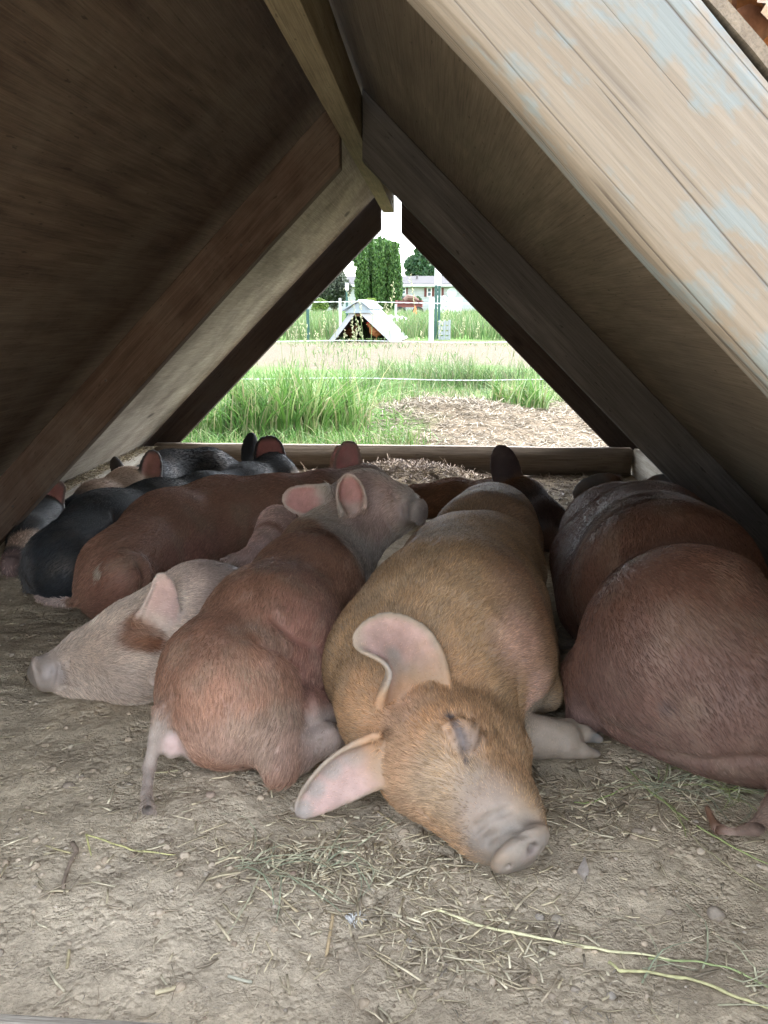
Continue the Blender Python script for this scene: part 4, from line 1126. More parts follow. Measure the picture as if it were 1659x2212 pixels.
# ------------------------------------------------------------------ litter on the soil
def on_ground(u, v):
    p = at(u, v, z=0.0); 
    for _ in range(3): p = at(u, v, z=float(ground_h(p[None, :2])[0]))
    return p

def litter(name, XY, Lr, Wr, cols, seed, tilt=0.12, z0=0.0024, parent=None, curve=0.25, base=None):
    """flat, slightly bent stems lying about; two segments of four sided strip each"""
    r = np.random.default_rng(seed); n = len(XY)
    L = Lr[0] + (Lr[1] - Lr[0]) * r.random(n) ** 2.0; W = Wr[0] + (Wr[1] - Wr[0]) * r.random(n) ** 1.5
    a = r.random(n) * 2 * math.pi; b = a + r.normal(0, curve, n)
    z = (ground_h(XY) if base is None else base) + z0
    mid = np.column_stack([XY, z + r.random(n) * 0.003])
    d0 = np.column_stack([np.cos(a), np.sin(a), r.normal(0, tilt, n)]); d1 = np.column_stack([np.cos(b), np.sin(b), r.normal(0, tilt, n)])
    P = np.stack([mid - d0 * L[:, None] / 2, mid, mid + d1 * L[:, None] / 2], 1)
    if base is None:
        for k in (0, 2): P[:, k, 2] = np.maximum(P[:, k, 2], ground_h(P[:, k, :2]) + z0 * 0.5)
    S = np.column_stack([-np.sin(a), np.cos(a), r.normal(0, 0.3, n)])[:, None, :] * W[:, None, None] / 2
    H = np.array([0, 0, 1.0]) * (W[:, None, None] * 0.22)
    V = np.stack([P - S - H, P + S - H, P + S + H, P - S + H], 2).reshape(n, 12, 3)
    f = []
    for s_ in (0, 4):
        f += [(s_ + 0, s_ + 1, s_ + 5, s_ + 4), (s_ + 1, s_ + 2, s_ + 6, s_ + 5), (s_ + 2, s_ + 3, s_ + 7, s_ + 6), (s_ + 3, s_ + 0, s_ + 4, s_ + 7)]
    f += [(3, 2, 1, 0), (8, 9, 10, 11)]
    Fq = (np.array(f)[None] + (np.arange(n) * 12)[:, None, None]).reshape(-1, 4)
    c = np.array(cols)[r.integers(0, len(cols), n)] * (0.7 + 0.5 * r.random(n))[:, None]
    o = mesh_obj(name, V.reshape(-1, 3), Fq, M['straw'], parent, colour=np.repeat(c, 12, 0)); return o

def scatter_uv(n, spots, seed):
    """points on the soil: (u, v, spread u, spread v, share)"""
    r = np.random.default_rng(seed); out = []
    for u, v, su, sv, sh in spots:
        k = int(n * sh); uu = r.normal(u, su, k); vv = np.clip(r.normal(v, sv, k), 1020, 2400)
        for a, b in zip(uu, vv): out.append(at(a, b, z=0.0)[:2])
    return np.array(out)

TAN = [(0.60, 0.51, 0.33), (0.50, 0.42, 0.28), (0.44, 0.36, 0.25), (0.70, 0.62, 0.43), (0.36, 0.30, 0.21)]
DULL = [(0.52, 0.44, 0.31), (0.42, 0.35, 0.25), (0.6, 0.52, 0.37), (0.38, 0.33, 0.25)]
def front_xy(n, seed):
    r = np.random.default_rng(seed); out = []
    while len(out) < n:
        q = r.random((n * 2, 2)) * np.array([1.7, 1.25]) + np.array([-0.85, 0.44])
        w = 0.35 + 0.65 * sstep(-0.25, 0.35, vnoise(q, 4, 71, 2) + 0.3 * sstep(-0.3, 0.3, q[:, 0]) + 0.1)
        out += list(q[r.random(len(q)) < w * np.exp(-0.9 * (q[:, 1] - 0.44))])
    return np.array(out[:n])
o = litter('straw_litter', front_xy(2800, 1), (0.004, 0.032), (0.0006, 0.0022), TAN, 11); tag(o, 'short bits of dry straw strewn over the soil before the pigs', 'straw', kind='stuff')
o = litter('straw_litter', front_xy(6500, 2), (0.002, 0.013), (0.0004, 0.0013), DULL, 12); tag(o, 'fine chaff trodden into the soil of the shelter floor', 'chaff', kind='stuff')
xy = scatter_uv(1250, [(720, 1840, 120, 40, .3), (900, 1900, 120, 60, .15), (1000, 2030, 160, 60, .2), (640, 1960, 120, 90, .1), (1250, 1720, 90, 50, .15), (1480, 1700, 110, 30, .1)], 3)
o = litter('straw_litter', xy, (0.008, 0.045), (0.0007, 0.0024), TAN, 13); tag(o, 'drift of longer straw bits across the middle foreground', 'straw', kind='stuff')

def wisps(name, spots, n, Lr, w, cols, seed, lift=0.004, label=None):
    r = np.random.default_rng(seed); g = Geo()
    for i in range(n):
        u, v, su, sv, a0 = spots[r.integers(0, len(spots))]
        p = at(r.normal(u, su), r.normal(v, sv), z=0.0)[:2]; a = a0 + r.normal(0, 0.6); L = r.uniform(*Lr); k = r.normal(0, 1.3); pts = []
        for j in range(7):
            t = j / 6; pts.append([p[0], p[1], ground_h(p[None])[0] + 0.001 + lift * r.random() + lift * 1.5 * math.sin(t * 3.1)]); a += k / 6 + r.normal(0, 0.1); p = p + np.array([math.cos(a), math.sin(a)]) * L / 6
        c = np.array(cols[r.integers(0, len(cols))]) * r.uniform(0.75, 1.2); g.tube(pts, np.linspace(w, w * 0.5, 7) * r.uniform(0.7, 1.5), 4, c, 0.4)
    o = g.build(name, M['straw']); tag(o, label, 'hay', kind='stuff'); return o
HAY = [(0.36, 0.37, 0.24), (0.28, 0.31, 0.2), (0.42, 0.40, 0.26), (0.50, 0.47, 0.31)]
wisps('hay_wisps', [(660, 1850, 70, 18, 0.1), (560, 1870, 60, 14, 0.0)], 34, (0.04, 0.11), 0.0008, HAY, 5, label='grey green hay wisps tangled between tail and ear on the soil')
wisps('hay_wisps', [(1430, 1668, 60, 14, -0.2), (1560, 1690, 60, 12, -0.1)], 70, (0.04, 0.11), 0.0008, HAY + [(0.30, 0.34, 0.12)], 6, label='greenish hay wisps under the belly of the big chestnut pig')
wisps('hay_wisps', [(1480, 2080, 60, 25, 0.3), (1600, 2120, 40, 30, 0.3)], 12, (0.04, 0.12), 0.0007, HAY, 7, label='loose hay wisps at the lower right corner of the floor')
wisps('root_threads', [(830, 1900, 400, 150, 0.3), (1300, 1900, 200, 120, 0.3), (300, 1700, 150, 80, 0)], 220, (0.01, 0.05), 0.0004, [(0.26, 0.2, 0.13), (0.33, 0.27, 0.18)], 8, 0.003, label='thin dry root threads lying all over the soil')

# pebbles and crumbs of soil
def icos(sub):
    bm = bmesh.new(); bmesh.ops.create_icosphere(bm, subdivisions=sub, radius=1); V = np.array([v.co for v in bm.verts]); Fc = np.array([[v.index for v in f.verts] for f in bm.faces]); bm.free(); return V, Fc
ICV, ICF = icos(2)
def pebbles(name, XY, Rr, cols, seed, pw=3.0, label=None):
    r = np.random.default_rng(seed); n = len(XY); R = Rr[0] + (Rr[1] - Rr[0]) * r.random(n) ** pw
    V = np.repeat(ICV[None], n, 0) * (1 + 0.55 * vnoise(ICV[None] * 2.1 + r.random((n, 1, 3)) * 50, 1, 3, 2)[..., None])
    V = V * (R[:, None] * r.uniform(0.65, 1.15, (n, 3)))[:, None, :] * np.array([1, 1, 0.7]); a = r.random(n) * 6.3
    x = V[..., 0] * np.cos(a)[:, None] - V[..., 1] * np.sin(a)[:, None]; y = V[..., 0] * np.sin(a)[:, None] + V[..., 1] * np.cos(a)[:, None]
    V = np.stack([x + XY[:, :1], y + XY[:, 1:], V[..., 2] + (ground_h(XY) + R * 0.05)[:, None]], -1)
    Fq = (ICF[None] + (np.arange(n) * len(ICV))[:, None, None]).reshape(-1, 3)
    c = np.array(cols)[r.integers(0, len(cols), n)] * r.uniform(0.75, 1.15, (n, 1))
    o = mesh_obj(name, V.reshape(-1, 3), Fq, M['stone'], smooth=True, colour=np.repeat(c, len(ICV), 0)); tag(o, label, 'gravel', kind='stuff'); return o
SOILC = [(0.46, 0.37, 0.265), (0.40, 0.32, 0.225), (0.5, 0.41, 0.3), (0.47, 0.4, 0.31), (0.38, 0.3, 0.21)]
pebbles('pebbles', front_xy(4400, 4), (0.0009, 0.0058), SOILC, 21, 4.5, 'small pebbles and round crumbs of soil over the floor')

# single finds on the floor
def single(name, label, cat, build, mat, group=None, smooth=True):
    g = Geo(); build(g); o = g.build(name, M[mat], smooth=smooth); tag(o, label, cat, group); return o
def stalk_pts(uv, n=26, z=0.003):
    uv = np.array(uv, float); t = np.linspace(0, len(uv) - 1, n); out = []
    for q in t:
        i = min(int(q), len(uv) - 2); p = uv[i] + (uv[i + 1] - uv[i]) * (q - i); g_ = on_ground(*p); out.append(g_ + np.array([0, 0, z]))
    return np.array(out)
def stalk(uv, rad, c, label, group='long stalks on the floor'):
    def b(g):
        p = stalk_pts(uv); p[:, 2] = np.convolve(np.pad(p[:, 2], 3, 'edge'), np.ones(7) / 7, 'valid') + 0.0015
        rr = np.full(len(p), rad); rr[::6] *= 1.35; rr[-5:] *= np.linspace(1, 0.4, 5); g.tube(p, rr, 7, c, 0.7)
    return single('straw_stalk', label, 'stalk', b, 'straw', group)
stalk([(942, 1972), (1029, 2006), (1129, 2028), (1279, 2056), (1454, 2082)], 0.0015, (0.72, 0.68, 0.40), 'pale yellow stalk, the longest one, running right from below the snout')
stalk([(1315, 2087), (1339, 2105), (1474, 2119), (1569, 2152), (1700, 2205)], 0.0015, (0.60, 0.57, 0.29), 'yellowish stalk with a bent end at the lower right')
stalk([(1352, 1663), (1404, 1718), (1454, 1756), (1529, 1806), (1589, 1841), (1690, 1890)], 0.0011, (0.36, 0.42, 0.16), 'green stalk passing below the curled tail of the chestnut pig')
stalk([(1239, 1741), (1279, 1741), (1329, 1718), (1384, 1693)], 0.0008, (0.30, 0.38, 0.13), 'short green stalk beside the ginger pig\'s snout and foot')
stalk([(187, 1810), (240, 1828), (295, 1846), (380, 1854)], 0.0011, (0.58, 0.55, 0.25), 'yellow stalk lying left of the hay, next to the twig')
stalk([(187, 1810), (192, 1832), (198, 1856)], 0.0009, (0.5, 0.47, 0.2), 'short yellow stalk hanging off the end of the longer one by the twig')
stalk([(1400, 2080), (1500, 2086), (1579, 2100), (1690, 2160)], 0.001, (0.38, 0.45, 0.2), 'thin green stalk between two long stalks at the lower right')
stalk([(1450, 1762), (1520, 1840), (1600, 1900), (1680, 1945)], 0.0007, (0.40, 0.36, 0.2), 'thin brown stalk curving below the tail of the chestnut pig')
stalk([(1240, 1843), (1300, 1846), (1385, 1846)], 0.0008, (0.45, 0.38, 0.25), 'straight tan stalk touching the soil right of the snout')
def twig(g):
    p = stalk_pts([(157, 1828), (167, 1846), (150, 1876), (140, 1906), (137, 1928)], 16, 0.004); g.tube(p, np.array([3, 2.6, 2.8, 3.2, 2.6, 2.2, 2.4, 2.2, 2.0, 2.3, 2.0, 1.9, 2.2, 2.6, 2.4, 1.6]) * 0.001, 7, (0.24, 0.185, 0.135))
single('twig', 'crooked brown twig lying on the soil at the left', 'twig', twig, 'stone')
def stone_at(u, v, r, c, label, sc=(1, 1, .7), seed=0):
    p = on_ground(u, v); V = ICV * (1 + 0.25 * vnoise(ICV * 1.3 + seed * 9, 1, seed, 2))[:, None] * r * np.array(sc); V = V + p + np.array([0, 0, r * 0.35])
    o = mesh_obj('stone', V, ICF, M['stone'], smooth=True, colour=const(V, c)); tag(o, label, 'stone', 'stones on the floor')
stone_at(1545, 1980, 0.0085, (0.36, 0.30, 0.23), 'roundish tan stone, the largest at the lower right of the floor', seed=1)
stone_at(1203, 1990, 0.006, (0.34, 0.29, 0.22), 'tan stone below the snout of the ginger pig', seed=2)
stone_at(1165, 1985, 0.0048, (0.38, 0.33, 0.27), 'smaller pale stone left of the tan stone under the snout', seed=3)
stone_at(885, 2040, 0.0048, (0.40, 0.37, 0.32), 'pale grey stone left of the longest yellow stalk', seed=4)
stone_at(1378, 1800, 0.0065, (0.33, 0.27, 0.2), 'flat brown clod right of the snout near the stalks', (1.2, .8, .5), seed=5)
stone_at(455, 1720, 0.0055, (0.33, 0.25, 0.19), 'brown clod between tail tip and hind foot', seed=6)
stone_at(633, 1893, 0.0048, (0.30, 0.22, 0.16), 'dark brown pebble inside the hay wisps', seed=7)
stone_at(150, 1700, 0.0062, (0.27, 0.22, 0.165), 'dark clod at the left, near the tail', (1.3, 1, .6), seed=8)
stone_at(1320, 2155, 0.004, (0.42, 0.37, 0.3), 'pale pebble below the bent stalk', seed=9)
def chip(g):
    p = on_ground(1262, 1890); z = np.array([0, 0, 1.0])
    a, b, c = on_ground(1262, 1864), on_ground(1247, 1886), on_ground(1264, 1907)
    e = on_ground(1272, 1888)
    top = [q + z * 0.004 for q in (a, b, c, e)]; bot = [q - z * 0.001 for q in (a, b, c, e)]; top[0] = top[0] + z * 0.004
    g.add(top + bot, [(0, 1, 2, 3), (7, 6, 5, 4), (0, 4, 5, 1), (1, 5, 6, 2), (2, 6, 7, 3), (3, 7, 4, 0)], (0.36, 0.31, 0.26))
single('wood_chip', 'grey triangular chip standing in the soil right of the snout', 'chip', chip, 'stone', smooth=False)
def fluff(g):
    r = np.random.default_rng(5); p = on_ground(765, 1988)
    for i in range(70):
        d = r.normal(0, 1, 3); d[2] = abs(d[2]) * 0.5; d /= np.linalg.norm(d); s0 = p + r.normal(0, 0.003, 3) * np.array([1, 1, .3]) + np.array([0, 0, .002]); g.tube([s0, s0 + d * 0.004, s0 + d * 0.007 + np.array([0, 0, -.0015])], [0.0006, 0.0005, 0.0002], 4, (0.75, 0.74, 0.70))
single('feather_fluff', 'white tuft of downy feather on the soil near the bottom', 'feather', fluff, 'plain')
def husk(g):
    pts = []
    c = on_ground(271, 1698)
    for i in range(12):
        a = math.radians(-200 + i * 20); pts.append(c + np.array([math.cos(a) * 0.008, math.sin(a) * 0.006, 0.002]))
    g.tube(pts, [0.001] + [0.002] * 10 + [0.001], 6, (0.40, 0.34, 0.25), 0.6)
single('husk', 'small curled tan husk on the soil at the left of the tail', 'husk', husk, 'straw')
def loose_straw(u0, v0, u1, v1, r, c, label):
    def b(g):
        p = stalk_pts([(u0, v0), ((u0 + u1) / 2, (v0 + v1) / 2 + 1), (u1, v1)], 8, 0.002); g.tube(p, r, 6, c, 0.5)
    single('straw_piece', label, 'straw', b, 'straw', 'single straw pieces on the floor')
loose_straw(335, 1672, 385, 1667, 0.0013, (0.62, 0.55, 0.33), 'pale straw piece beside the roan pig\'s tail')
loose_straw(100, 1830, 153, 1846, 0.0013, (0.60, 0.52, 0.28), 'yellow straw piece left of the twig')
loose_straw(480, 1818, 512, 1862, 0.0012, (0.55, 0.46, 0.3), 'tan straw piece just left of the hay wisps')
loose_straw(605, 1940, 645, 1975, 0.0016, (0.52, 0.42, 0.26), 'thick tan straw piece below the hay wisps')
loose_straw(720, 1975, 705, 2070, 0.0016, (0.50, 0.38, 0.22), 'brown straw piece left of the white fluff')
loose_straw(335, 2148, 382, 2136, 0.0026, (0.55, 0.47, 0.30), 'broad flat straw piece near the bottom edge')
loose_straw(493, 2112, 545, 2126, 0.0018, (0.50, 0.48, 0.36), 'grey green straw piece near the bottom, left of centre')
loose_straw(815, 1755, 858, 1785, 0.0016, (0.56, 0.46, 0.28), 'thick straw piece between the lower ear and the snout')
loose_straw(1000, 1845, 1050, 1860, 0.001, (0.5, 0.42, 0.28), 'thin straw piece touching the chin of the ginger pig')
loose_straw(145, 2095, 150, 2055, 0.0014, (0.52, 0.44, 0.26), 'upright straw piece at the lower left')
loose_straw(1060, 1990, 1040, 1960, 0.001, (0.5, 0.44, 0.27), 'thin straw piece above the longest yellow stalk')
loose_straw(1515, 1735, 1560, 1718, 0.0016, (0.48, 0.42, 0.22), 'olive straw piece above the curled tail')

# soiled bedding heap at the back, straw on the left side board
r_ = np.random.default_rng(31)
xy = np.column_stack([r_.uniform(-0.75, 0.82, 5200), 2.15 + 0.6 * r_.random(5200) ** 0.7])
o = litter('bedding_litter', xy, (0.008, 0.045), (0.001, 0.003), [(0.2, 0.15, 0.11), (0.15, 0.11, 0.08), (0.29, 0.23, 0.17), (0.42, 0.35, 0.26)], 32, 0.35, 0.002); tag(o, 'dark trodden bedding along the back of the shelter', 'bedding', kind='stuff')
xy = np.column_stack([r_.normal(MOUND[0], 0.15, 1800), r_.normal(2.64, 0.07, 1800)]); xy = xy[xy[:, 1] < 2.755]
o = litter('bedding_litter', xy, (0.008, 0.035), (0.001, 0.0028), [(0.19, 0.14, 0.105), (0.14, 0.10, 0.075), (0.34, 0.27, 0.2)], 33, 0.6, 0.003); tag(o, 'heap of soiled bedding piled against the back board', 'bedding', kind='stuff')
def tall_straw(g):
    r = np.random.default_rng(8)
    for i in range(26):
        p = np.array([r.normal(MOUND[0], 0.2), r.uniform(2.58, 2.72), 0]); p[2] = ground_h(p[None, :2])[0]; d = np.array([r.normal(0, 0.5), r.normal(0, .2), 1.0]); d /= np.linalg.norm(d); L = r.uniform(0.015, 0.05)
        g.tube([p, p + d * L * .6, p + d * L + np.array([r.normal(0, .006), 0, -.002])], 0.0011, 4, (0.35, 0.27, 0.2))
g = Geo(); tall_straw(g); o = g.build('bedding_stems', M['straw']); tag(o, 'stiff stems poking up from the bedding heap', 'straw', kind='stuff')
xy = np.column_stack([r_.uniform(-0.89, -0.835, 1500), r_.uniform(1.5, 2.75, 1500)])
o = litter('straw_litter', xy, (0.008, 0.03), (0.0008, 0.002), TAN, 34, 0.3, 0.0, base=np.full(len(xy), 0.078)); tag(o, 'bits of straw caught on the left side board under the plywood', 'straw', kind='stuff')

# ------------------------------------------------------------------ grass
def blades(name, R, H, W, cols, seed, lean=0.5, mat='leaf', droop=0.6, seg=4, dirs=None):
    r = np.random.default_rng(seed); n = len(R); H = np.broadcast_to(H, (n,)) * r.uniform(0.55, 1.1, n)
    a = r.random(n) * 2 * math.pi; ln = np.abs(r.normal(0, lean, n)) + 0.05
    t = np.linspace(0, 1, seg + 1)
    D = np.column_stack([np.cos(a), np.sin(a), np.zeros(n)]) if dirs is None else dirs
    P = R[:, None, :] + D[:, None, :] * (ln * H)[:, None, None] * (t ** 1.8)[None, :, None]
    P[:, :, 2] += H[:, None] * (t[None] - droop * ln[:, None] * 0.5 * t[None] ** 3)
    b = r.random(n) * 2 * math.pi; S = np.column_stack([np.cos(b), np.sin(b), np.zeros(n)])
    w = (W * r.uniform(0.6, 1.3, n))[:, None] * (1 - t[None] ** 2 * 0.92)
    V = np.stack([P - S[:, None] * w[..., None] / 2, P + S[:, None] * w[..., None] / 2], 2).reshape(n, -1, 3)
    f = np.array([(2 * i, 2 * i + 1, 2 * i + 3, 2 * i + 2) for i in range(seg)])
    Fq = (f[None] + (np.arange(n) * 2 * (seg + 1))[:, None, None]).reshape(-1, 4)
    c = np.array(cols)[r.integers(0, len(cols), n)] * r.uniform(0.7, 1.25, (n, 1))
    return mesh_obj(name, V.reshape(-1, 3), Fq, M[mat], colour=np.repeat(c, 2 * (seg + 1), 0), smooth=True)
GR = [(0.095, 0.20, 0.04), (0.125, 0.24, 0.055), (0.075, 0.17, 0.04), (0.165, 0.28, 0.08), (0.22, 0.28, 0.11), (0.30, 0.29, 0.15)]
GP2 = [(0.09, 0.17, 0.05), (0.115, 0.195, 0.06), (0.16, 0.21, 0.085), (0.075, 0.15, 0.045), (0.22, 0.22, 0.12)]
def gpos(x, y):
    q = np.column_stack([x, y]); return np.column_stack([q, ground_h(q) - 0.004])
def tuft(u, v, spread, n, H, W, label, seed, cols=GR, lean=0.55):
    r = np.random.default_rng(seed); c = at(u, v, z=0.0); a_ = r.random(n) * 6.2832; q_ = spread * 1.5 * r.random(n) ** 0.6; o = blades('grass_tuft', gpos(c[0] + q_ * np.cos(a_), c[1] + q_ * 0.8 * np.sin(a_)), H, W, cols, seed, lean)
    tag(o, label, 'grass tuft', 'grass tufts behind the shelter'); return o
tuft(600, 935, 0.15, 560, 0.36, 0.0085, 'tallest dense grass tuft, left of centre just behind the back board', 1)
tuft(500, 940, 0.14, 420, 0.26, 0.008, 'bright green grass tuft at the far left behind the board', 2)
tuft(720, 925, 0.12, 320, 0.33, 0.008, 'grass tuft right of the tallest one, leaning over the straw', 3, lean=0.8)
tuft(1120, 885, 0.11, 380, 0.20, 0.008, 'grass tuft at the right growing out of the straw', 4, cols=GR + [(0.3, 0.36, 0.2)])
tuft(1100, 838, 0.16, 380, 0.24, 0.006, 'grass tuft behind the right one at the lowest wire', 5, GP2)
tuft(985, 830, 0.2, 500, 0.24, 0.006, 'pale green grass tuft in the middle right by the wire', 6, GP2)
tuft(760, 850, 0.25, 600, 0.22, 0.006, 'grass tuft in the middle left before the bare strip', 7, GP2)
tuft(920, 815, 0.3, 500, 0.26, 0.006, 'leaning grass tuft below the white post', 8, GP2, 0.8)
tuft(870, 960, 0.04, 60, 0.10, 0.005, 'little grass tuft at the edge of the straw close to the board', 9)
r_ = np.random.default_rng(77)
def field(n, y0, y1, k0, k1, p=1.0):
    y = y0 + (y1 - y0) * r_.random(n) ** p; return (k0 + (k1 - k0) * r_.random(n)) * y + 0.0, y
x, y = field(9000, 2.9, 5.4, -0.42, 0.12); k_ = x + 0.25 * vnoise(np.column_stack([x, y]), 2.2, 91, 2) + 0.12 * r_.normal(0, 1, len(x)) < -0.12; x, y = x[k_], y[k_]; o = blades('grass', gpos(x, y), 0.11, 0.005, GR, 41, 0.7); tag(o, 'short grass between the tufts behind the shelter, left', 'grass', kind='stuff')
x, y = field(4200, 5.0, 7.2, -0.35, 0.25); o = blades('grass', gpos(x, y), 0.10, 0.007, GP2, 42, 0.7); tag(o, 'loose grass along the near wire fence', 'grass', kind='stuff')
x, y = field(16000, 15.3, 30, -0.35, 0.3, 1.3); o = blades('grass', gpos(x, y), 0.55, 0.016, GP2, 43, 0.4, seg=3); tag(o, 'tall meadow grass beyond the bare strip', 'grass', kind='stuff')
x, y = field(14000, 30, 60, -0.35, 0.3, 1.1); o = blades('grass', gpos(x, y), 0.6, 0.04, GP2, 44, 0.4, seg=2); tag(o, 'distant meadow grass before the white house', 'grass', kind='stuff')
x, y = field(2600, 8.0, 14.5, -0.3, 0.25); k_ = vnoise(np.column_stack([x, y]), 0.9, 37, 3) + 0.15 * r_.normal(0, 1, len(x)) < -0.05; o = blades('grass', gpos(x[k_], y[k_]), 0.12, 0.012, GP2, 45, 0.8, seg=3); tag(o, 'sparse grass patches on the bare strip before the small shelter', 'grass', kind='stuff')
# seed heads on tall stems
def seed_stems(spots, name, label, seed):
    r = np.random.default_rng(seed); g = Geo()
    for (u, v, y, h, n, sp) in spots:
        c = at(u, v, y=y)
        for i in range(n):
            x0, y0 = c[0] + r.normal(0, sp), y + r.normal(0, sp); z0 = ground_h(np.array([[x0, y0]]))[0]; H = h * r.uniform(0.75, 1.1); a = r.normal(0, 0.16); b = r.normal(0, 0.1)
            pts = [np.array([x0 + a * H * t ** 1.5, y0 + b * H * t, z0 + H * t * (1 - 0.08 * abs(a) * t)]) for t in np.linspace(0, 1, 6)]
            g.tube(pts, [0.0016, 0.0015, 0.0014, 0.0012, 0.001, 0.0008], 4, (0.26, 0.33, 0.14))
            for k in range(14):
                t = 0.80 + 0.22 * k / 14; q = pts[-2] + (pts[-1] - pts[-2]) * (t - 0.8) / 0.2 + np.array([r.normal(0, 0.006), r.normal(0, .006), r.normal(0, .004)])
                g.tube([q, q + np.array([r.normal(0, .003), 0, .006]), q + np.array([r.normal(0, .004), 0, .011])], [0.0012, 0.0026, 0.0008], 4, (0.48, 0.47, 0.30))
    o = g.build(name, M['leaf']); tag(o, label, 'grass', kind='stuff')
seed_stems([(790, 760, 4.6, 0.62, 9, 0.16), (700, 760, 4.4, 0.5, 6, 0.2), (650, 800, 4.2, 0.55, 6, 0.12), (1000, 760, 5.6, 0.6, 8, 0.3), (1080, 780, 5.4, 0.5, 7, 0.2), (860, 760, 5.0, 0.5, 5, 0.2)], 'seeding_grass', 'thin grass stems with pale seed heads before the fence', 3)
# straw outside
xy = np.column_stack([r_.uniform(-0.35, 1.15, 8000), 2.85 + 2.4 * r_.random(8000) ** 1.2]); xy = xy[vnoise(xy, 2.5, 61, 2) + 0.3 * r_.normal(0, 1, len(xy)) + (xy[:, 0] + 0.06) * 2.5 > -0.2]
PALE = [(0.25, 0.205, 0.14), (0.20, 0.16, 0.11), (0.32, 0.27, 0.19), (0.14, 0.11, 0.072)]
o = litter('straw_litter', xy, (0.02, 0.11), (0.0015, 0.004), PALE, 51, 0.22, 0.004); tag(o, 'pale old straw spread on the ground behind the shelter', 'straw', kind='stuff')
xy = r_.normal(STRAWM, (0.22, 0.2), (1500, 2)); o = litter('straw_litter', xy, (0.02, 0.10), (0.0015, 0.004), PALE, 52, 0.4, 0.006); tag(o, 'low heap of straw in the middle behind the shelter', 'straw', kind='stuff')
# ------------------------------------------------------------------ fences
def twisted(y, z, x0, x1, label, sag=0.01):
    g = Geo(); n = 420; t = np.linspace(0, 1, n); x = x0 + (x1 - x0) * t; zz = z - sag * np.sin(t * math.pi * 3) ** 2
    for ph in (0, math.pi):
        a = t * (x1 - x0) / 0.045 * 2 * math.pi / 2 + ph
        g.tube(np.column_stack([x, y + 0.0018 * np.cos(a), zz + 0.0018 * np.sin(a)]), 0.0016, 5, (0.55, 0.57, 0.57))
    o = g.build('fence_wire', M['plain'], smooth=True); tag(o, label, 'wire', 'white fence wires')
YF = 4.85
twisted(YF, at(840, 652, y=YF)[2], -1.7, 2.3, 'topmost white twisted wire crossing before the house')
twisted(YF, at(840, 736, y=YF)[2], -1.7, 2.3, 'middle white twisted wire crossing at the foot of the small shelter')
twisted(YF, at(840, 817, y=YF)[2], -1.7, 2.3, 'lowest white twisted wire crossing the grass tufts')
def pt(name, label, cat, u, vb, vt, y, r, c, group, cap=None, mat='plain', flange=False):
    b = at(u, vb, y=y); t = at(u, vt, y=y); g = Geo(); zb = float(ground_h(b[None, :2])[0]) - 0.1
    b = np.array([b[0], y, zb])
    if flange:
        g.box((b[0] - r, y - r * 0.25, zb), (b[0] + r, y + r * 0.25, t[2]), c); g.box((b[0] - r * 0.22, y - r * 1.2, zb), (b[0] + r * 0.22, y - r * 0.28, t[2] - 0.01), c)
        for k in range(int((t[2] - zb) / 0.06)): g.box((b[0] - r * 0.5, y - r * 1.35, zb + k * 0.06 + 0.02), (b[0] + r * 0.5, y - r * 1.22, zb + k * 0.06 + 0.035), c)
    else:
        g.tube([b, [b[0], y, (zb + t[2]) / 2], [b[0], y, t[2]]], [r * 1.04, r, r * 0.96], 10, c)
    root = g.build(name, M[mat]); tag(root, label, cat, group)
    if cap:
        g = Geo(); z0 = at(u, cap, y=y)[2]; g.box((b[0] - r * 1.25, y - r * 1.4, z0), (b[0] + r * 1.25, y + r * 0.6, t[2] + 0.006), (0.80, 0.82, 0.84)); g.build('painted_top', M['plain'], root)
    return root
GREEN = (0.05, 0.12, 0.10)
pt('fence_post', 'thick white post with rough bark right of the small shelter', 'post', 931, 738, 641, 14.2, 0.045, (0.46, 0.47, 0.48), 'fence posts', mat='stone')
pt('fence_post', 'green steel post with the tallest white top', 'post', 941, 700, 574, 15.0, 0.024, GREEN, 'fence posts', 616, flange=True)
pt('fence_post', 'green steel post with white top just right of the tallest', 'post', 948, 700, 588, 15.3, 0.024, GREEN, 'fence posts', 617, flange=True)
pt('fence_post', 'green steel post with white top left above the small shelter', 'post', 750, 700, 612, 15.8, 0.022, GREEN, 'fence posts', 627, flange=True)
pt('fence_post', 'thin white post left of the small shelter', 'post', 735, 700, 644, 15.2, 0.022, (0.76, 0.78, 0.78), 'fence posts')
pt('fence_post', 'thin white post behind the small shelter at the bushes', 'post', 855, 690, 657, 26, 0.035, (0.76, 0.78, 0.78), 'fence posts')
pt('fence_post', 'dark green steel post at the far left of the meadow', 'post', 666, 735, 668, 14.6, 0.026, GREEN, 'fence posts', flange=True)
gu = Geo(); a = at(952, 700, y=14.9); gz = 0.0
for i in range(5):
    for j in range(4): gu.box((a[0] - .02 + i * .045 - .02, 14.9 - .02, j * .09), (a[0] + .02 + i * .045 - .02, 14.94, j * .09 + .085 - 0.02 * (i % 2)), (0.30, 0.33, 0.34))
o = gu.build('concrete_block', M['stone']); tag(o, 'grey block at the foot of the two green steel posts', 'block')

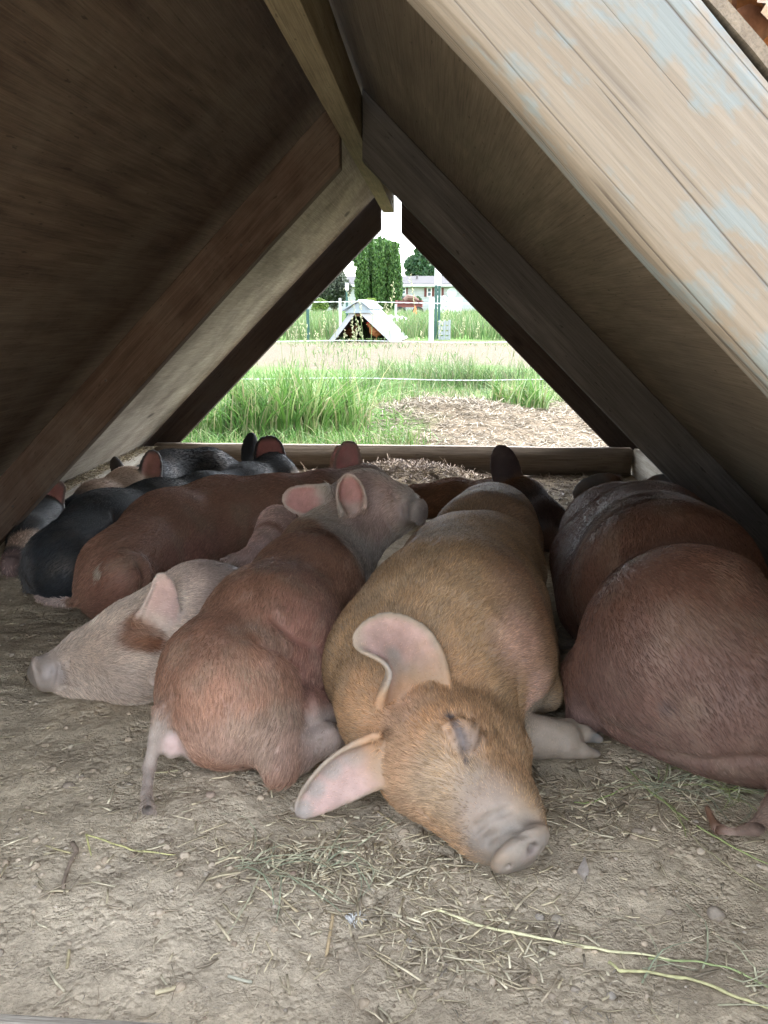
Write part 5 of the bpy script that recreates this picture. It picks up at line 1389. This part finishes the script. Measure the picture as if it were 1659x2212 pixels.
# ------------------------------------------------------------------ hens
def hen(loc, size, heading, label, feathers=0, tilt=0.0, body=(0.36, 0.15, 0.055)):
    """heading: direction the beak points to, in the ground plane; size = body length"""
    S = size; c, s_ = math.cos(heading), math.sin(heading)
    R = np.array([[c, -s_, 0], [s_, c, 0], [0, 0, 1.0]])
    L = lambda x, y, z: np.array(loc) + R @ (np.array([x, y, z]) * S)
    root = empty('hen', loc); tag(root, label, 'hen', 'brown hens')
    Fd = Field(np.array(loc) - 0.95 * S, np.array(loc) + np.array([.95, .95, 1.3]) * S, S / 34)
    Fd.ell(L(0, 0, 0.52), [R[:, 0], R[:, 1], R[:, 2]], np.array([0.42, 0.25, 0.27]) * S, 0.05 * S)
    Fd.cone((L(0.22, 0, 0.6), .17 * S), (L(0.42, 0, 0.92), .085 * S), 0.1 * S).cone((L(0.42, 0, .95), .085 * S), (L(0.50, 0, .96), .06 * S), .05 * S)
    Fd.cone((L(-0.25, 0, 0.55), .16 * S), (L(-0.62, 0, 0.82), .06 * S), .1 * S)
    for k in (-1, 1): Fd.cone((L(0.1, .2 * k, .55), .10 * S), (L(-.32, .18 * k, .5), .05 * S), .03 * S); Fd.cone((L(0.0, .1 * k, .35), .09 * S), (L(0.0, .1 * k, .2), .03 * S), .05 * S)
    V, Q = Fd.mesh(); V = relax(V, Q, 2)
    cc = const(V, body) * (1 + 0.3 * vnoise(V, 6 / S, 4, 3))[:, None]; zr = (V[:, 2] - loc[2]) / S; cc = lerp(cc, (0.44, 0.22, 0.08), sstep(.75, .9, zr)[:, None]); 
    b = mesh_obj('body', V - np.array(loc), Q, M['feather'], root, smooth=True, colour=cc)
    g = Geo(); LL = lambda x, y, z: L(x, y, z) - np.array(loc)
    g.tube([LL(.53, 0, .955), LL(.58, 0, .95), LL(.63, 0, .925)], [.03 * S, .022 * S, .004 * S], 6, (0.6, 0.42, 0.15)); g.build('beak', M['plain'], root)
    g = Geo()
    for k in range(5):
        x = .36 + k * .05; g.tube([LL(x, 0, 1.0), LL(x - .01, 0, 1.07), LL(x - .02, 0, 1.13 - .015 * abs(k - 2))], [.028 * S, .022 * S, .006 * S], 6, (0.50, 0.03, 0.03))
    g.build('comb', M['plain'], root)
    g = Geo()
    for k in (-1, 1): g.tube([LL(.5, .03 * k, .90), LL(.5, .035 * k, .85), LL(.49, .035 * k, .80)], [.02 * S, .026 * S, .012 * S], 6, (0.50, 0.03, 0.03))
    g.build('wattle', M['plain'], root)
    for k in (-1, 1):
        g = Geo(); g.tube([LL(0, .1 * k, .22), LL(.02, .1 * k, .1), LL(0, .1 * k, .01)], .018 * S, 6, (0.5, 0.38, 0.14))
        for q in (-.5, 0, .5, math.pi): g.tube([LL(0, .1 * k, .012), LL(.06 * math.cos(q), .1 * k + .06 * math.sin(q), .012), LL(.11 * math.cos(q), .1 * k + .11 * math.sin(q), .006)], [.014 * S, .012 * S, .006 * S], 5, (0.5, 0.38, 0.14))
        g.build('leg', M['plain'], root)
        g = Geo(); e = LL(.47, .065 * k, .97); g.tube([e - R @ np.array([0, .01 * S * k, 0]), e, e + R @ np.array([0, .008 * S * k, 0])], [.012 * S, .014 * S, .006 * S], 8, (0.02, 0.015, 0.01)); g.build('eye', M['plain'], root)
    if feathers:
        r = np.random.default_rng(3); Nn, A = normals(V, Q); 
        if (V[Q].mean(1) * np.cross(V[Q[:, 2]] - V[Q[:, 0]], V[Q[:, 3]] - V[Q[:, 1]])).sum() < 0: Nn = -Nn
        idx = r.choice(len(V), feathers); g = Geo(); back = R @ np.array([-1, 0, -.25])
        for i in idx:
            p, n_ = V[i] - np.array(loc), Nn[i]; d = back + r.normal(0, .15, 3); d -= n_ * (d @ n_); d /= np.linalg.norm(d) + 1e-9; s2 = np.cross(d, n_); W = .055 * S * r.uniform(.7, 1.3); Lf = .17 * S * r.uniform(.7, 1.4)
            rows = []
            for t in np.linspace(0, 1, 5):
                w = W * math.sin(min(1, t * 1.5 + .15) * math.pi / 2) * math.sqrt(max(0.02, 1 - max(0, t - .45) ** 2 / .31)); h = .004 + .03 * S * t
                rows += [p + d * Lf * t - s2 * w + n_ * (h - .01 * S), p + d * Lf * t + n_ * (h + .006 * S), p + d * Lf * t + s2 * w + n_ * (h - .01 * S)]
            col_ = np.tile(np.array([0.15, 0.07, 0.04]) * r.uniform(.6, 1.3), (15, 1)); col_[12:] = (0.30, 0.21, 0.13); col_[0::3] = col_[0::3] * .6 + np.array([.28, .19, .12]) * .4
            st = g.n; g.add(rows, [(3 * q + a, 3 * q + a + 1, 3 * q + a + 4, 3 * q + a + 3) for q in range(4) for a in (0, 1)]); g.C[-1] = col_
        o = g.build('feathers', M['straw'], root, smooth=True); o['kind'] = 'stuff'
    return root
hp_ = at(813, 735, y=14.4)
hen((hp_[0], 14.42, 0.0), 0.30, math.radians(190), 'brown hen with red comb sitting at the right inside the small white shelter')
hp2 = at(728, 735, y=14.75)
hen((hp2[0] + .22, 15.0, 0.0), 0.28, math.radians(-10), 'darker brown hen standing at the left inside the small white shelter', body=(0.22, 0.08, 0.035))
q = at(1650, -75, d=0.78); zr = 0.966 + 0.02 - q[0] * math.tan(AR) + 0.06
hen((q[0], q[1], zr), 0.36, math.radians(60), 'brown hen perched on the roof slope at the top right corner', feathers=420)

# ------------------------------------------------------------------ small white shelter
def hut():
    y0 = 14.2; base = lambda u: at(u, 735, y=y0)[0]
    xl, xr, xm = base(712), base(858), base(778); H = at(775, 651, y=y0)[2]
    root = empty('small_shelter', (0, 0, 0)); tag(root, 'small white A-frame shelter with two hens in its dark opening', 'shelter')
    D = 1.5; dx = 0.10           # depth, drift of the far end to the right
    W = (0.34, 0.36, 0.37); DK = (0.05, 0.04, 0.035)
    def slab(name, x0, z0, x1, z1, t, ya, yb, c, inner=None):
        d = np.array([x1 - x0, z1 - z0]); d /= np.linalg.norm(d); n = np.array([-d[1], d[0]]); 
        g = Geo(); q = [(x0, z0), (x1, z1), (x1 + n[0] * t, z1 + n[1] * t), (x0 + n[0] * t, z0 + n[1] * t)]
        V = [(x, ya, z) for x, z in q] + [(x + dx * (yb - ya) / D, yb, z) for x, z in q]
        g.add(V, [(3, 2, 1, 0), (4, 5, 6, 7), (0, 1, 5, 4), (1, 2, 6, 5), (2, 3, 7, 6), (3, 0, 4, 7)], c); return g.build(name, M['plain'], root)
    slab('roof_panel', xl, 0, xm, H, 0.02, y0, y0 + D, W); slab('roof_panel', xm, H, xr + .03, 0, 0.02, y0, y0 + D, W)
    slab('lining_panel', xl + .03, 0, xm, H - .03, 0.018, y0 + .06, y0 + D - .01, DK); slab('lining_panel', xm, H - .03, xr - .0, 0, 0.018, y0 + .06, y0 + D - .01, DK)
    slab('front_board', xl + 0.0, 0, xm - .015, H - .03, -0.06, y0 - .035, y0 - .003, W); slab('front_board', xm + .005, H - .03, xr + .06, 0, -0.13, y0 - .036, y0 - .004, (0.42, 0.43, 0.44))
    a = at(740, 672, y=y0); b = at(800, 668, y=y0)
    slab('ridge_cap', a[0], a[2], xm, H + .015, 0.02, y0 - .12, y0 + D, (0.28, 0.33, 0.36)); slab('ridge_cap', xm, H + .015, b[0], b[2], 0.02, y0 - .12, y0 + D, (0.33, 0.38, 0.41))
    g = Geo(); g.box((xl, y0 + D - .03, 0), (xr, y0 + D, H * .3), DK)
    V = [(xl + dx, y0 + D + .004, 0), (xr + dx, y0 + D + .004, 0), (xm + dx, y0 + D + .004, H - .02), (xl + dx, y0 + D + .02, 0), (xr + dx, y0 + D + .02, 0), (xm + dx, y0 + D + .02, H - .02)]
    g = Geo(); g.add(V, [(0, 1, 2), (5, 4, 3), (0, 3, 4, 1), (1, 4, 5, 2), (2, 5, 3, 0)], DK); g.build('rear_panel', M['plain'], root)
    p_ = [at(u, v, y=y0 - .06) for u, v in ((744, 676), (806, 676), (777, 650))]; g = Geo()
    g.add([(q[0], y0 - .075, q[2]) for q in p_] + [(q[0], y0 - .045, q[2]) for q in p_], [(0, 1, 2), (5, 4, 3), (0, 3, 4, 1), (1, 4, 5, 2), (2, 5, 3, 0)], (0.27, 0.33, 0.36)); g.build('gable_board', M['plain'], root)
    a = at(760, 680, y=y0); b = at(794, 680, y=y0); g = Geo(); g.box((a[0], y0 + .01, a[2] - .025), (b[0], y0 + .05, a[2] + .02), (0.16, 0.085, 0.045)); g.build('cross_board', M['plain'], root)
hut()

# ------------------------------------------------------------------ row cover, cone, wagon
g = Geo(); a, b = at(806, 690, y=24), at(884, 690, y=24); n = 24; V = []; 
for i in range(n + 1):
    for j in range(9):
        t = j / 8 * math.pi; h = 0.42 * (1 + .05 * math.sin(i * 1.7)); V.append((a[0] + (b[0] - a[0]) * i / n, 24 + .5 * math.cos(t), h * math.sin(t) * (0.55 + 0.45 * math.sin(min(1, (i + 1) / 4, (n - i + 1) / 4) * 1.57)) * (1 - .25 * i / n)))
g.add(V, [(i * 9 + j, i * 9 + j + 1, (i + 1) * 9 + j + 1, (i + 1) * 9 + j) for i in range(n) for j in range(8)], (0.78, 0.80, 0.83))
o = g.build('row_cover', M['plain'], smooth=True); tag(o, 'long white fabric row cover lying in the meadow behind the small shelter', 'row cover')
c = at(897, 664, y=40); g = Geo(); g.box((c[0] - .14, 39.86, 0.3), (c[0] + .14, 40.14, .34), (0.75, 0.16, 0.04)); g.tube([(c[0], 40, .32), (c[0], 40, .5), (c[0], 40, .68)], [.11, .06, .02], 12, (0.75, 0.16, 0.04)); o = g.build('traffic_cone', M['plain']); tag(o, 'small orange cone in the meadow before the house', 'cone')
wag = empty('farm_wagon', (0, 0, 0)); tag(wag, 'old dark red wagon standing in the meadow before the house', 'wagon')
c = at(884, 660, y=46); X = c[0]
g = Geo(); g.box((X - .75, 45.4, .62), (X + .75, 46.4, .72), (0.16, 0.05, 0.04)); g.box((X - .75, 45.4, .72), (X - .68, 46.4, 1.0), (0.16, 0.05, 0.04)); g.box((X + .68, 45.4, .72), (X + .75, 46.4, 1.0), (0.16, 0.05, 0.04)); g.box((X - .68, 46.3, .72), (X + .68, 46.4, 1.0), (0.14, .05, .04)); g.build('bed', M['plain'], wag)
g = Geo(); g.tube([(X - .3, 45.6, 1.0), (X - .1, 45.8, 1.15), (X + .25, 45.8, 1.1), (X + .5, 46, 1.0)], [.1, .16, .14, .08], 8, (0.16, 0.10, 0.08)); g.build('load', M['stone'], wag)
for sx in (-.5, .5):
    for sy in (45.35, 46.45):
        g = Geo(); g.tube([(X + sx, sy - .05, .34), (X + sx, sy, .34), (X + sx, sy + .05, .34)], .33, 16, (0.03, 0.03, 0.03)); w_ = g.build('wheel', M['plain'], wag); g = Geo(); g.tube([(X + sx, sy - .06, .34), (X + sx, sy, .34), (X + sx, sy + .06, .34)], .15, 12, (0.35, .3, .28)); g.build('rim', M['plain'], w_)

# ------------------------------------------------------------------ house
def house():
    root = empty('house', (0, 0, 0)); tag(root, 'long low white house with grey roof and dark red shutters', 'house')
    Y = 62.0; X0, X1 = at(640, 640, y=Y)[0], at(1180, 640, y=Y)[0]; ZE = at(900, 616, y=Y)[2]; ZR = at(900, 598, y=Y + 2)[2]; Z0 = 0
    WH = (0.40, 0.415, 0.41); g = Geo(); g.box((X0, Y, -.2), (X1, Y + 7, ZE - .02), WH); g.build('wall', M['plain'], root)
    g = Geo(); zz = Z0
    k = 0
    while zz < ZE - .2: g.box((X0 - .01, Y - .03, zz + .012), (X1 + .01, Y - .002, zz + .17), WH); zz += .18
    o = g.build('siding', M['plain'], root); o['kind'] = 'stuff'
    g = Geo(); RC = (0.055, 0.052, 0.054); ym = Y + 3.5
    V = [(X0 - .4, Y - .5, ZE - .02), (X1 + .4, Y - .5, ZE - .02), (X1 + .4, ym, ZR), (X0 - .4, ym, ZR), (X0 - .4, Y + 7.5, ZE - .02), (X1 + .4, Y + 7.5, ZE - .02)]
    V2 = [(x, y, z + .12) for x, y, z in V]
    g.add(V + V2, [(0, 3, 2, 1), (3, 4, 5, 2), (6, 7, 8, 9), (9, 8, 11, 10), (0, 1, 7, 6), (4, 10, 11, 5), (0, 6, 9, 3), (3, 9, 10, 4), (1, 2, 8, 7), (2, 5, 11, 8)], RC); rf = g.build('roof', M['stone'], root)
    for u in (868 + 33, 1010):
        p = at(u, 603, y=ym - 1.5); g = Geo(); g.tube([(p[0], ym - 1.5, ZR - .7), (p[0], ym - 1.5, ZR - .2), (p[0], ym - 1.5, ZR + .12)], .09, 8, (0.10, .09, .09)); g.build('vent_pipe', M['plain'], rf)
    g = Geo(); g.box((X0 - .45, Y - .56, ZE - .1), (X1 + .45, Y - .505, ZE + .06), (0.78, .80, .80)); g.build('gutter', M['plain'], root)
    def window(u0, u1, v0, v1, bars=1):
        a, b = at(u0, v0, y=Y), at(u1, v1, y=Y); g = Geo(); g.box((a[0] - .07, Y - .09, b[2] - .07), (b[0] + .07, Y - .035, a[2] + .07), (0.78, .79, .79)); f = g.build('window', M['plain'], root)
        g = Geo(); hm = (a[2] + b[2]) / 2
        g.box((a[0], Y - .11, hm + .025), (b[0], Y - .092, a[2]), (0.06, .085, .10)); g.build('pane', M['glass'], f); g = Geo(); g.box((a[0], Y - .11, b[2]), (b[0], Y - .092, hm - .025), (0.10, .13, .15)); g.build('pane', M['glass'], f)
    def shutter(u, v0, v1):
        a, b = at(u - 2.4, v0, y=Y), at(u + 2.4, v1, y=Y); g = Geo(); g.box((a[0], Y - .08, b[2]), (b[0], Y - .036, a[2]), (0.12, 0.035, 0.03)); g.build('shutter', M['plain'], root)
    window(864.5, 875, 622, 634); shutter(878.5, 622, 635)
    window(924.5, 930.5, 623, 639); shutter(919, 622, 641); shutter(935.5, 622, 641)
    window(942, 951, 623, 638); shutter(956, 622, 641)
    window(715, 722, 623, 636)
    window(1015, 1024, 623, 636)
    # door with steps
    a, b = at(868, 640, y=Y), at(876, 656, y=Y); g = Geo(); g.box((a[0], Y - .07, .1), (b[0], Y - .035, a[2]), (0.08, .09, .10)); d_ = g.build('door', M['plain'], root)
    g = Geo(); g.tube([(b[0] - .1, Y - .1, .95), (b[0] - .1, Y - .09, 1.0), (b[0] - .1, Y - .08, 1.05)], .03, 6, (0.5, .45, .3)); g.build('handle', M['plain'], d_)
m, nt, bs = new_mat('window_glass'); a_ = nd(nt, 'ShaderNodeAttribute', attribute_name='coat'); nt.links.new(a_.outputs['Color'], bs.inputs['Base Color']); bs.inputs['Roughness'].default_value = 0.08; bs.inputs['Specular IOR Level'].default_value = 0.6; M['glass'] = m
house()
# satellite dish, round ornament and small white box before the house
p = at(976, 632, y=58); root = empty('satellite_dish', (p[0], 58, 0)); tag(root, 'grey satellite dish on a pole before the house wall', 'satellite dish')
g = Geo(); V = [(0, .08, p[2])]; 
for k in range(1, 4):
    for j in range(16): a = j * math.pi / 8; rr = .34 * k / 3; V.append((rr * math.cos(a), .08 - .1 * (k / 3) ** 2, p[2] + rr * math.sin(a)))
g.add(V, [(0, 1 + j, 1 + (j + 1) % 16) for j in range(16)] + [(1 + k * 16 + j, 1 + (k + 1) * 16 + j, 1 + (k + 1) * 16 + (j + 1) % 16, 1 + k * 16 + (j + 1) % 16) for k in range(2) for j in range(16)], (0.42, .44, .45)); g.build('dish', M['plain'], root)
g = Geo(); g.tube([(0, .12, 0), (0, .12, p[2] / 2), (0, .12, p[2])], .035, 8, (.4, .4, .4)); g.build('pole', M['plain'], root)
p = at(953, 664, y=44); root = empty('painted_wheel', (p[0], 44, 0)); tag(root, 'round white painted wheel standing in the grass before the house', 'wheel')
zc = at(953, 658, y=44)[2]; g = Geo()
ring = [(.42 * math.cos(j * math.pi / 12), 0, zc + .42 * math.sin(j * math.pi / 12)) for j in range(25)]; g.tube(ring, .075, 6, (.76, .76, .76)); g.build('rim', M['plain'], root)
for j in range(8):
    a = j * math.pi / 4; g = Geo(); g.tube([(0, 0, zc), (.2 * math.cos(a), 0, zc + .2 * math.sin(a)), (.4 * math.cos(a), 0, zc + .4 * math.sin(a))], .05, 6, (.76, .76, .76)); g.build('spoke', M['plain'], root)
g = Geo(); g.tube([(0, -.08, zc), (0, 0, zc), (0, .06, zc)], .11, 10, (.4, .38, .36)); g.build('hub', M['plain'], root)
p = at(984, 655, y=47); g = Geo(); g.box((p[0] - .35, 46.6, 0), (p[0] + .35, 47.2, at(984, 645, y=47)[2]), (.72, .73, .74)); g.box((p[0] - .4, 46.55, at(984, 645, y=47)[2]), (p[0] + .4, 47.25, at(984, 645, y=47)[2] + .05), (.6, .62, .63)); o = g.build('utility_box', M['plain']); tag(o, 'white utility box in the grass before the right end of the house', 'box')

# ------------------------------------------------------------------ trees and shrubs
def leaf_cloud(P, size, cols, seed, up=0.0):
    r = np.random.default_rng(seed); n = len(P); a = r.normal(0, 1, (n, 3)); a[:, 2] += up; a /= np.linalg.norm(a, axis=1)[:, None]; b = np.cross(a, r.normal(0, 1, (n, 3))); b /= np.linalg.norm(b, axis=1)[:, None]
    s = size * r.uniform(0.6, 1.3, n)[:, None]; V = np.stack([P - a * s, P - b * s * .55, P + a * s, P + b * s * .55], 1).reshape(-1, 3)
    Q = np.arange(4 * n).reshape(n, 4); c = np.array(cols)[r.integers(0, len(cols), n)] * r.uniform(0.75, 1.25, (n, 1)); return V, Q, np.repeat(c, 4, 0)
def tree(name, label, cat, x, y, lobes, n, size, cols, seed, trunk=0.15, tcol=(0.12, 0.09, 0.065), group=None, up=0.0):
    root = empty(name, (x, y, 0)); tag(root, label, cat, group); r = np.random.default_rng(seed); P = []
    vol = np.array([l[3] * l[4] * l[5] for l in lobes]) ** 0.67; vol /= vol.sum()
    for l, w in zip(lobes, vol):
        k = int(n * w); d = r.normal(0, 1, (k, 3)); d /= np.linalg.norm(d, axis=1)[:, None]; rad = r.random((k, 1)) ** 0.28 * (1 + 0.22 * vnoise(d * 2.2 + l[0] * 3, 1, seed, 3)[:, None]); P.append(np.array(l[:3]) + d * rad * np.array(l[3:6]))
    P = np.concatenate(P); P = P[(P[:, 2] > 0.05) & (vnoise(P, 1.3 / max(size * 4, .3), seed + 3, 2) > -0.45)]
    V, Q, c = leaf_cloud(P, size, cols, seed, up); mesh_obj('crown', V, Q, M['leaf'], root, colour=c)
    top = max(l[2] for l in lobes); g = Geo(); g.tube([(0, 0, -.2), (0.03, 0, top * .3), (0, .05, top * .7), (0, 0, top)], [trunk, trunk * .8, trunk * .5, trunk * .2], 8, tcol)
    for k in range(5): a = r.random() * 6.3; h = top * r.uniform(.3, .8); l = lobes[r.integers(0, len(lobes))]; g.tube([(0, 0, h), (l[0] * .4 + .3 * math.cos(a), l[1] * .4 + .3 * math.sin(a), h + .3 * top * .3), (l[0] * .8 + .1, l[1] * .8, l[2])], [trunk * .4, trunk * .25, trunk * .08], 5, tcol)
    g.build('trunk', M['bark'], root); return root
GC = [(0.055, 0.12, 0.03), (0.075, 0.155, 0.035), (0.04, 0.095, 0.025), (0.10, 0.18, 0.045)]
names = ['leftmost', 'second from left', 'middle', 'second from right', 'rightmost']
for i, (u, vt, y) in enumerate([(783, 531, 48), (801, 513, 49), (820, 515, 48), (838, 517, 48.5), (853, 527, 48)]):
    X = at(u, 600, y=y)[0]; H = at(u, vt, y=y)[2]; w = 0.40
    lob = [(0, 0, H * f, w * k, w * k, H * .16) for f, k in ((.08, .8), (.2, 1.05), (.34, 1.12), (.48, 1.1), (.62, 1.0), (.75, .78), (.87, .48))]; lob.append((.05, 0, H * .96, w * .22, w * .22, H * .07))
    tree('arborvitae', 'tall green columnar cedar, %s of the five in a row' % names[i], 'tree', X, y, lob, 9000, 0.075, GC, 60 + i, 0.08, group='columnar cedars before the house', up=2.5)
def blobtree(label, u, v, y, ru, rv, n, size, cols, seed, cat='tree', name='leafy_tree', k=9, group=None):
    c = at(u, v, y=y); m_ = y / FOC * 1.0; r = np.random.default_rng(seed); R1, R2 = ru * m_, rv * m_; lob = [(0, 0, c[2], R1 * .7, R1 * .7, R2 * .75)]
    for i in range(k): a = r.random() * 6.3; b = r.uniform(-.7, .9); q = math.sqrt(max(.1, 1 - b * b)); lob.append((R1 * .62 * q * math.cos(a), R1 * .62 * q * math.sin(a), c[2] + R2 * .65 * b, R1 * .38, R1 * .38, R2 * .33))
    return tree(name, label, cat, c[0], y, lob, n, size, cols, seed, 0.2 if name != 'shrub' else .04, group=group)
blobtree('round dark green tree behind the right part of the house', 938, 574, 84, 66, 58, 20000, 0.20, [(0.045, 0.10, 0.045), (0.06, 0.125, 0.055), (0.035, 0.08, 0.04), (0.08, 0.14, 0.06)], 81, group='trees behind the house')
blobtree('light green tree showing just above the columnar cedars', 818, 560, 70, 52, 48, 12000, 0.17, [(0.07, 0.15, 0.035), (0.10, 0.18, 0.05), (0.05, 0.12, 0.03)], 82, group='trees behind the house')
blobtree('dusky grey green tree left of the columnar cedars', 722, 622, 55, 46, 52, 16000, 0.10, [(0.075, 0.095, 0.065), (0.10, 0.115, 0.08), (0.055, 0.075, 0.05)], 83, group='trees behind the house')
blobtree('yellow green shrub left of the small shelter', 692, 662, 45, 24, 20, 3600, 0.07, [(0.16, 0.24, 0.05), (0.12, 0.2, 0.045)], 84, 'shrub', 'shrub', 5, 'shrubs before the house')
blobtree('yellow green shrub just under the cedars, right above the small shelter', 798, 659, 44, 20, 19, 3200, 0.06, [(0.20, 0.27, 0.06), (0.15, 0.23, 0.05)], 85, 'shrub', 'shrub', 5, 'shrubs before the house')
blobtree('dark green shrub under the window of the house', 902, 650, 60, 12, 11, 2400, 0.09, [(0.06, 0.12, 0.04), (0.08, 0.15, 0.05)], 86, 'shrub', 'shrub', 4, 'shrubs before the house')
